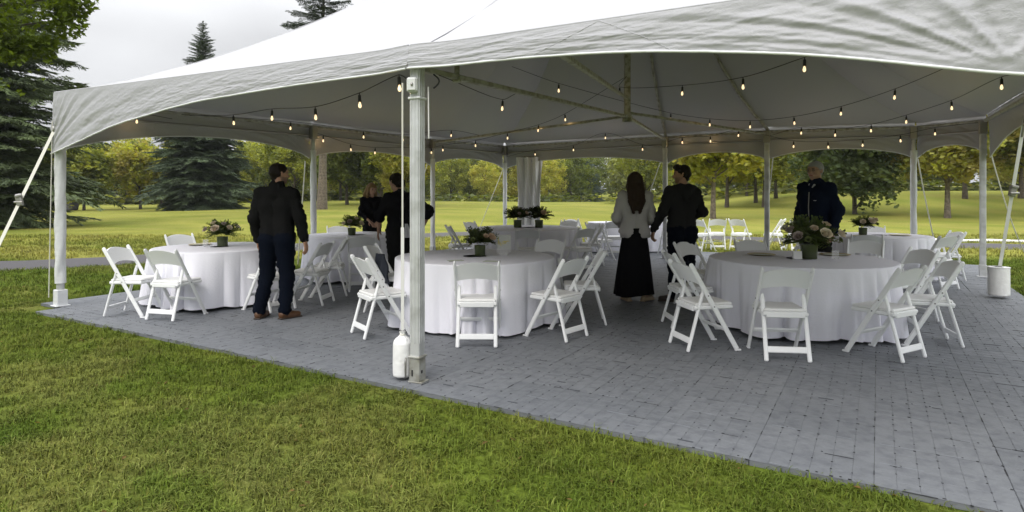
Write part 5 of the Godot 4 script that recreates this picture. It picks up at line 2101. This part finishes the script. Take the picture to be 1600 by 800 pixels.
func build_people() -> void:
	# man in a black jacket, seen from behind, head turned to his right, mid-step
	var fair := Color(0.40, 0.22, 0.145)
	person("man in black jacket and dark jeans walking away, seen from behind", G(-2.79, 7.38), facing(0.10, 1.0), 1.83, {
		"sh_l": Vector3(0.190, 1.45, -0.01), "sh_r": Vector3(-0.190, 1.45, -0.01),
		"el_l": Vector3(0.272, 1.17, -0.03), "wr_l": Vector3(0.270, 0.92, 0.06), "el_r": Vector3(-0.282, 1.18, -0.02), "wr_r": Vector3(-0.318, 0.92, 0.03),
		"knee_l": Vector3(0.140, 0.50, 0.03), "ankle_l": Vector3(0.195, 0.085, -0.04), "toe_l": Vector3(0.195, 0.03, 0.12),
		"knee_r": Vector3(-0.110, 0.50, 0.02), "ankle_r": Vector3(-0.105, 0.085, -0.02), "toe_r": Vector3(-0.20, 0.03, 0.11),
		"head": Vector3(-0.015, 1.688, 0.025), "head_turn": -0.75, "head_tilt": 0.06,
	}, {"build": 1.08, "top": "black_cloth", "trousers": "denim", "shoes": "brown_leather", "hair": "dark_hair", "cropped": true, "hem": 0.90, "collar": "stand", "skin": fair, "stubble": 0.55, "glasses": true, "top_ease": 1.02})
	# blonde woman facing the table
	person("blonde woman in black cardigan facing the vase table", G(-2.72, 12.05), facing(0.35, -1.0), 1.66, {
		"el_l": Vector3(0.235, 1.18, 0.06), "wr_l": Vector3(0.10, 1.02, 0.24), "el_r": Vector3(-0.235, 1.18, 0.04), "wr_r": Vector3(-0.08, 1.03, 0.24),
		"hand_l": Vector3(-0.5, -0.5, 0.6), "hand_r": Vector3(0.5, -0.5, 0.6), "head_turn": 0.35, "head_tilt": 0.30, "palm_l": Vector3(0, -1, -0.3), "palm_r": Vector3(0, -1, -0.3),
	}, {"female": true, "build": 0.95, "top": "black_knit", "top_name": "cardigan", "trousers": "black_cloth", "shoes": "dark_leather", "hair": "blonde_hair", "hair_style": "long", "hair_len": 0.34, "hair_front": true, "hem": 0.88, "skin": Color(0.42, 0.25, 0.17), "sleeve": 0.7})
	# dark-haired woman with a bun leaning a hand on the table
	var p3 := person("dark-haired woman with low bun in black, seen from behind the near post", G(-1.56, 8.75), facing(-0.05, 1.0), 1.76, {
		"sh_l": Vector3(0.20, 1.44, -0.01), "el_l": Vector3(0.315, 1.19, 0.04), "wr_l": Vector3(0.345, 0.985, 0.13), "hand_l": Vector3(0.15, -0.9, 0.35), "curl_l": 0.25,
		"sh_r": Vector3(-0.20, 1.44, -0.01), "el_r": Vector3(-0.40, 1.25, -0.02), "wr_r": Vector3(-0.30, 1.03, 0.12), "head": Vector3(0.085, 1.68, 0.045), "neck": Vector3(0.03, 1.50, 0.0), "head_turn": 0.85, "head_tilt": 0.16,
	}, {"female": true, "build": 1.16, "top": "black_knit", "top_name": "shirt", "trousers": "black_cloth", "shoes": "dark_leather", "hair": "dark_hair", "hair_style": "bun", "hem": 0.93, "collar": "low", "skin": Color(0.36, 0.21, 0.15), "sleeve": 0.25})
	var s := Shape.new()
	var rows := []
	for i in 7:
		var f := i / 6.0
		var row := []
		for k in 7:
			var u := (k - 3) / 3.0
			row.append(Vector3(-0.09 + u * lerpf(0.022, 0.055, f) - 0.03 * f, 1.06 - 0.19 * f, -0.172 - 0.012 * sin(u * 5) - 0.025 * f))
		rows.append(row)
	s.grid(rows)
	part("apron_tie", s.mesh(), M.shirt_cloth, p3)
	# woman in the pale blazer
	person("woman with long brown hair in pale blazer and long black skirt", G(1.70, 8.60), facing(0.05, 1.0), 1.77, {
		"el_l": Vector3(0.262, 1.16, 0.0), "wr_l": Vector3(0.16, 1.05, 0.22), "el_r": Vector3(-0.262, 1.16, 0.0), "wr_r": Vector3(-0.14, 1.06, 0.22),
		"ankle_l": Vector3(0.105, 0.07, -0.04), "toe_l": Vector3(0.15, 0.03, 0.10), "ankle_r": Vector3(-0.135, 0.07, -0.05), "toe_r": Vector3(-0.24, 0.03, 0.06),
		"palm_l": Vector3(0, 0, -1), "palm_r": Vector3(0, 0, -1), "head_turn": 0.05,
	}, {"female": true, "build": 1.06, "top": "pale_cloth", "top_name": "blazer", "skirt": "skirt_cloth", "shoes": "beige_leather", "flats": true, "hair": "brown_hair", "hair_style": "long", "hair_len": 0.42, "hem": 0.915, "flare": 1.10, "skin": Color(0.42, 0.26, 0.18), "sleeve": 0.9})
	# man in the hooded jacket
	person("man in charcoal hooded jacket and jeans, turned to the woman in the pale blazer", G(2.34, 8.55), facing(-0.25, 1.0), 1.86, {
		"el_l": Vector3(0.300, 1.17, -0.02), "wr_l": Vector3(0.345, 0.95, 0.13), "el_r": Vector3(-0.29, 1.18, -0.03), "wr_r": Vector3(-0.16, 1.06, 0.19),
		"hand_l": Vector3(0.10, -0.95, 0.2), "curl_l": 0.6, "ankle_l": Vector3(0.135, 0.085, -0.02), "toe_l": Vector3(0.27, 0.03, 0.07), "head_turn": 1.15, "head_tilt": 0.05,
	}, {"build": 1.06, "top": "charcoal_cloth", "trousers": "denim", "shoes": "dark_leather", "hair": "dark_hair", "hair_style": "quiff", "hem": 0.93, "collar": "hood", "skin": fair, "stubble": 0.35})
	# older man in navy
	var p6 := person("older grey-haired man in navy zip jacket standing behind the bouquet", G(4.16, 8.5), facing(-0.95, -0.42), 1.91, {
		"el_l": Vector3(0.28, 1.18, -0.06), "wr_l": Vector3(0.27, 0.93, 0.02), "el_r": Vector3(-0.27, 1.18, -0.05), "wr_r": Vector3(-0.25, 0.94, 0.07), "head_turn": 0.12, "head_tilt": 0.04,
	}, {"build": 1.14, "top": "navy_cloth", "trousers": "black_cloth", "shoes": "dark_leather", "hair": "grey_hair", "cropped": true, "hem": 0.88, "collar": "stand", "skin": Color(0.38, 0.22, 0.16), "glasses": true})
	s = Shape.new()   # shirt collar in the open neck of the jacket
	blob(s, [[Vector3(-0.075, 1.635, -0.01), Vector3(-0.045, 1.60, 0.075), 0.014, 0.012], [Vector3(0.075, 1.635, -0.01), Vector3(0.045, 1.60, 0.075), 0.014, 0.013], [Vector3(0.045, 1.60, 0.075), Vector3(0.030, 1.565, 0.100), 0.013, 0.010]], 0.008, 0.005)
	part("shirt_collar", s.mesh(), M.shirt_cloth, p6)
	s = Shape.new()
	s.box(Vector3(0.105, 1.385, 0.142), Vector3(0.035, 0.010, 0.004), 0.002, Basis(Vector3.UP, 0.35))
	part("chest_mark", s.mesh(), M.shirt_cloth, p6)
	s = Shape.new()
	s.tube([Vector3(0, 1.50, 0.128), Vector3(0, 1.30, 0.140), Vector3(0, 1.10, 0.128), Vector3(0, 0.90, 0.125)], 0.006, 5)
	part("zip", s.mesh(), M.steel, p6)

# ---------------------------------------------------------------- small things
func build_small_things() -> void:
	# electrical box on the near post
	var b := thing("outlet_box", "white plastic outlet box with a knob at the top of the near post", "outlet box", sight(645, 133, 4.86), -0.12)
	var s := Shape.new()
	s.box(Vector3.ZERO, Vector3(0.085, 0.115, 0.07), 0.012)
	s.box(Vector3(0, 0, 0.036), Vector3(0.066, 0.092, 0.012), 0.004)
	part("case", s.mesh(), M.box_plastic, b)
	s = Shape.new()
	s.ball(Vector3(0.004, 0.0, 0.045), Vector3(0.010, 0.016, 0.010), 10, 6)
	part("knob", s.mesh(), M.steel, b)
	s = Shape.new()
	var loop := []
	for k in 11:
		var a := PI * k / 10
		loop.append(Vector3(0.16 + 0.045 * sin(a), 0.085 - 0.11 * k / 10.0, -0.02))
	s.tube(loop, 0.007, 6)
	part("cable", s.mesh(), M.black_rubber, b)
	# white tape hanging beside the post on its far side
	s = Shape.new()
	s.tube(sagging(G(-0.66, 4.90, 2.33), G(-0.655, 4.89, 1.92), 0.0, 6), 0.006, 6)
	tag(part("cord", s.mesh(), M.white_webbing), "short white cord hanging down the aisle side of the near post", "cord")
	# gold-rimmed chargers and papers
	for q in [[2.98, 7.42, 0.16, "gold-rimmed charger plate beside the large bouquet, the one on its aisle side"], [3.86, 7.42, 0.17, "gold-rimmed charger plate before the old man's hip"], [6.72, 10.75, 0.17, "gold-rimmed charger plate on the small back table, open-end side"], [5.95, 10.55, 0.16, "gold-rimmed charger plate on the small back table, old man's side"], [-4.45, 8.85, 0.15, "gold-rimmed charger plate behind the bouquet beside the black-jacket man"]]:
		var t := thing("charger_plate", q[3], "plate", G(q[0], q[1], 0.7475), 0, "charger plates")
		s = Shape.new()
		s.lathe([[0.0, 0.004], [q[2] * 0.72, 0.003], [q[2] * 0.76, 0.006]], 32)
		part("well", s.mesh(), M.green_paper, t)
		s = Shape.new()
		s.lathe([[q[2] * 0.76, 0.006], [q[2], 0.013], [q[2] * 1.01, 0.011], [q[2] * 0.74, 0.0]], 32)
		part("rim", s.mesh(), M.gold, t)
	s = Shape.new()
	s.box(Vector3(0, 0.046, 0), Vector3(0.095, 0.09, 0.004), 0.001, Basis(Vector3.RIGHT, -0.12))
	s.box(Vector3(0, 0.046, -0.024), Vector3(0.095, 0.09, 0.004), 0.001, Basis(Vector3.RIGHT, 0.25))
	var card := part("table_card", s.mesh(), M.paper)
	card.position = G(3.20, 6.95, 0.747)
	tag(card, "white folded table card leaning by the large bouquet's vase", "card")
	for q in [[-0.62, 6.80, 0.4, "greenish menu sheet lying near the edge of the near post's table"], [-0.22, 6.72, -0.3, "faint folded menu sheet on the near post's table, chair side"]]:
		s = Shape.new()
		s.box(Vector3(0, 0.003, 0), Vector3(0.17, 0.004, 0.11), 0.001, Basis(Vector3.UP, q[2]))
		var o := part("menu_sheet", s.mesh(), M.green_paper)
		o.position = G(q[0], q[1], 0.747)
		tag(o, q[3], "menu")
	# yellow handwritten table sign in clear acrylic
	var sg := thing("acrylic_sign", "clear acrylic sign with yellow script beside the peach-rose bouquet", "sign", G(-0.10, 7.42, 0.747), 0.1)
	s = Shape.new()
	s.box(Vector3(0, 0.13, 0), Vector3(0.17, 0.22, 0.004), 0.001)
	part("pane", s.mesh(), M.clear_glass, sg)
	s = Shape.new()
	s.box(Vector3(0, 0.012, 0), Vector3(0.10, 0.024, 0.05), 0.004)
	part("foot", s.mesh(), M.clear_glass, sg)
	s = Shape.new()
	# a loose handwritten «b, or»
	for st in [
		[[-0.065, 0.215], [-0.060, 0.17], [-0.066, 0.135], [-0.048, 0.128], [-0.038, 0.145], [-0.050, 0.160], [-0.064, 0.148]],
		[[-0.034, 0.136], [-0.030, 0.122], [-0.036, 0.108]],
		[[0.000, 0.165], [-0.014, 0.152], [-0.008, 0.134], [0.006, 0.134], [0.012, 0.152], [0.000, 0.166], [0.020, 0.160]],
		[[0.026, 0.166], [0.024, 0.134], [0.028, 0.156], [0.044, 0.170], [0.062, 0.160]],
	]:
		var pts := []
		for p in st:
			pts.append(Vector3(p[0], p[1], 0.0065))
		s.tube(pts, 0.0042, 5)
	part("script", s.mesh(), M.yellow_script, sg)
	# stemmed glasses
	for q in [[3.62, 6.95, "small clear glass with greenery at the old-man side of the large bouquet"], [-4.22, 8.55, "small clear glass beside the bouquet nearest the outer corner post"]]:
		s = Shape.new()
		s.lathe([[0.0, 0.004], [0.032, 0.004], [0.034, 0.010], [0.036, 0.095], [0.038, 0.098], [0.034, 0.096], [0.031, 0.014], [0.0, 0.012]], 20)
		var o := part("glass", s.mesh(), M.clear_glass)
		o.position = G(q[0], q[1], 0.747)
		tag(o, q[2], "glass")
	# dark jacket over a chair rail
	s = Shape.new()
	var rows := []
	for i in 13:
		var f := i / 12.0
		var row := []
		for k in 9:
			var u := (k - 4) / 4.0
			row.append(Vector3(0.03 * u + 0.012 * sin(f * 9 + u * 4) + 0.05 * f, 0.74 - 0.36 * f, u * (0.08 + 0.05 * f) - 0.02 + 0.015 * sin(u * 7 + f * 4)))
		rows.append(row)
	s.grid(rows)
	var back := []
	for r in rows:
		var row := []
		for p in r:
			row.append(p + Vector3(0.018, 0, 0))
		back.append(row)
	s.grid(back, false, true)
	s.grid([rows[0], back[0]])
	var jk := part("folded_jacket", s.mesh(), M.jacket_lining)
	jk.position = G(-1.62, 7.62)
	jk.rotation.y = 0.5
	tag(jk, "dark jacket hung over a white chair behind the near post's table", "jacket")
	# white rope barrier pipe lying on the grass
	s = Shape.new()
	var pts := []
	for i in 24:
		var x := lerpf(12.6, 20.0, i / 23.0)
		var z := 19.2 - (x - 12.6) * 0.16
		pts.append(G(x, z, land(x, z) + 0.05 + 0.01 * sin(i * 1.3)))
	s.tube(pts, 0.045, 8)
	tag(part("white_pipe", s.mesh(), M.white_resin), "thin white pipe lying on the lawn beyond the path at the open end", "pipe")
	s = Shape.new()
	pts = []
	for i in 16:
		var x := lerpf(-2.4, -0.5, i / 15.0)
		pts.append(G(x, 21.0, land(x, 21.0) + 0.03))

# ---------------------------------------------------------------- grass
func build_grass() -> void:
	var protos := []
	for v in 3:
		var s := Shape.new()
		for i in 15:
			var p := Vector3(R(-1, 1), 0, R(-1, 1)) * 0.055
			var a := R(0, TAU)
			var lean := R(0.3, 1.4)
			var l := R(0.032, 0.074)
			var d := Vector3(cos(a), 0, sin(a))
			var w := Vector3(-d.z, 0, d.x) * R(0.0018, 0.0034)
			var m := p + d * l * 0.45 * sin(lean) * 0.6 + Vector3(0, l * 0.5 * cos(lean * 0.5), 0)
			var t := p + d * l * sin(lean) + Vector3(0, l * 0.85 * cos(lean), 0)
			var k := R(0.65, 1.35)
			s.col = Color(k * R(0.9, 1.15), k, k * R(0.7, 1.1))
			if rng.randf() < 0.20:
				s.col = Color(2.3, 1.6, 3.2) * R(0.7, 1.1)
			s.tri(p - w, p + w, m + w * 0.8, Vector3.UP)
			s.tri(p - w, m + w * 0.8, m - w * 0.8, Vector3.UP)
			s.tri(m - w * 0.8, m + w * 0.8, t, Vector3.UP)
		protos.append(s.mesh())
	var where := [[], [], []]
	var cols := [[], [], []]
	var bands := [[2.3, 4.0, 420, 1.0], [4.0, 6.0, 300, 1.0], [6.0, 9.0, 170, 1.15], [9.0, 14.0, 70, 1.5], [14.0, 22.0, 26, 2.1]]
	for b in bands:
		var half: float = b[1] * 0.90
		var n := int((b[1] - b[0]) * half * 2 * b[2])
		for i in n:
			var z: float = R(b[0], b[1])
			var x := R(-half, half)
			if absf(x) > z * 0.86 + 0.3:
				continue
			if on_floor(x, z, 0.01):
				continue
			if z > 9.0 and on_path(x, z):
				continue
			var k := rng.randi() % 3
			var sc: float = b[3] * R(0.75, 1.25)
			where[k].append(Transform3D(Basis(Vector3.UP, R(0, TAU)).scaled(Vector3(sc, sc * R(0.7, 1.2), sc)), G(x, z, land(x, z) - 0.002)))
			var c := turf_colour(x, z)
			var q := R(0.62, 1.38)
			cols[k].append(Color(c.r * q, c.g * q, c.b * q))
	for k in 3:
		tag(crowd("grass", protos[k], M.grass_blade, where[k], cols[k]), "short green and straw-coloured lawn grass around the floor", "grass", "", "stuff")
	# a few fallen leaves
	var s := Shape.new()
	s.tri(Vector3(0, 0, -1), Vector3(0.5, 0.15, 0), Vector3(0, 0, 1), Vector3.UP)
	s.tri(Vector3(0, 0, -1), Vector3(-0.5, 0.2, 0), Vector3(0, 0, 1), Vector3.UP)
	var w := []
	var cc := []
	for i in 260:
		var z := R(2.6, 12.0)
		var x := R(-0.9, 0.9) * z
		if on_floor(x, z, 0.02) and rng.randf() < 0.93:
			continue
		var y := 0.004 if on_floor(x, z, 0.0) else land(x, z) + 0.028
		w.append(Transform3D(Basis.from_euler(Vector3(R(-0.4, 0.4), R(0, TAU), R(-0.4, 0.4))).scaled(Vector3.ONE * R(0.012, 0.026)), G(x, z, y)))
		cc.append(Color(0.22, 0.14, 0.05) * R(0.5, 1.3))
	tag(crowd("fallen_leaves", s.mesh(), M.leaf, w, cc), "small brown fallen leaves scattered over the lawn", "fallen leaves", "", "stuff")

var path_cache := []

func on_path(x: float, z: float) -> bool:
	if path_cache.is_empty():
		path_cache = path_points()
	for p in path_cache:
		if (p.x - x) * (p.x - x) + (p.z - z) * (p.z - z) < 1.1:
			return true
	return false
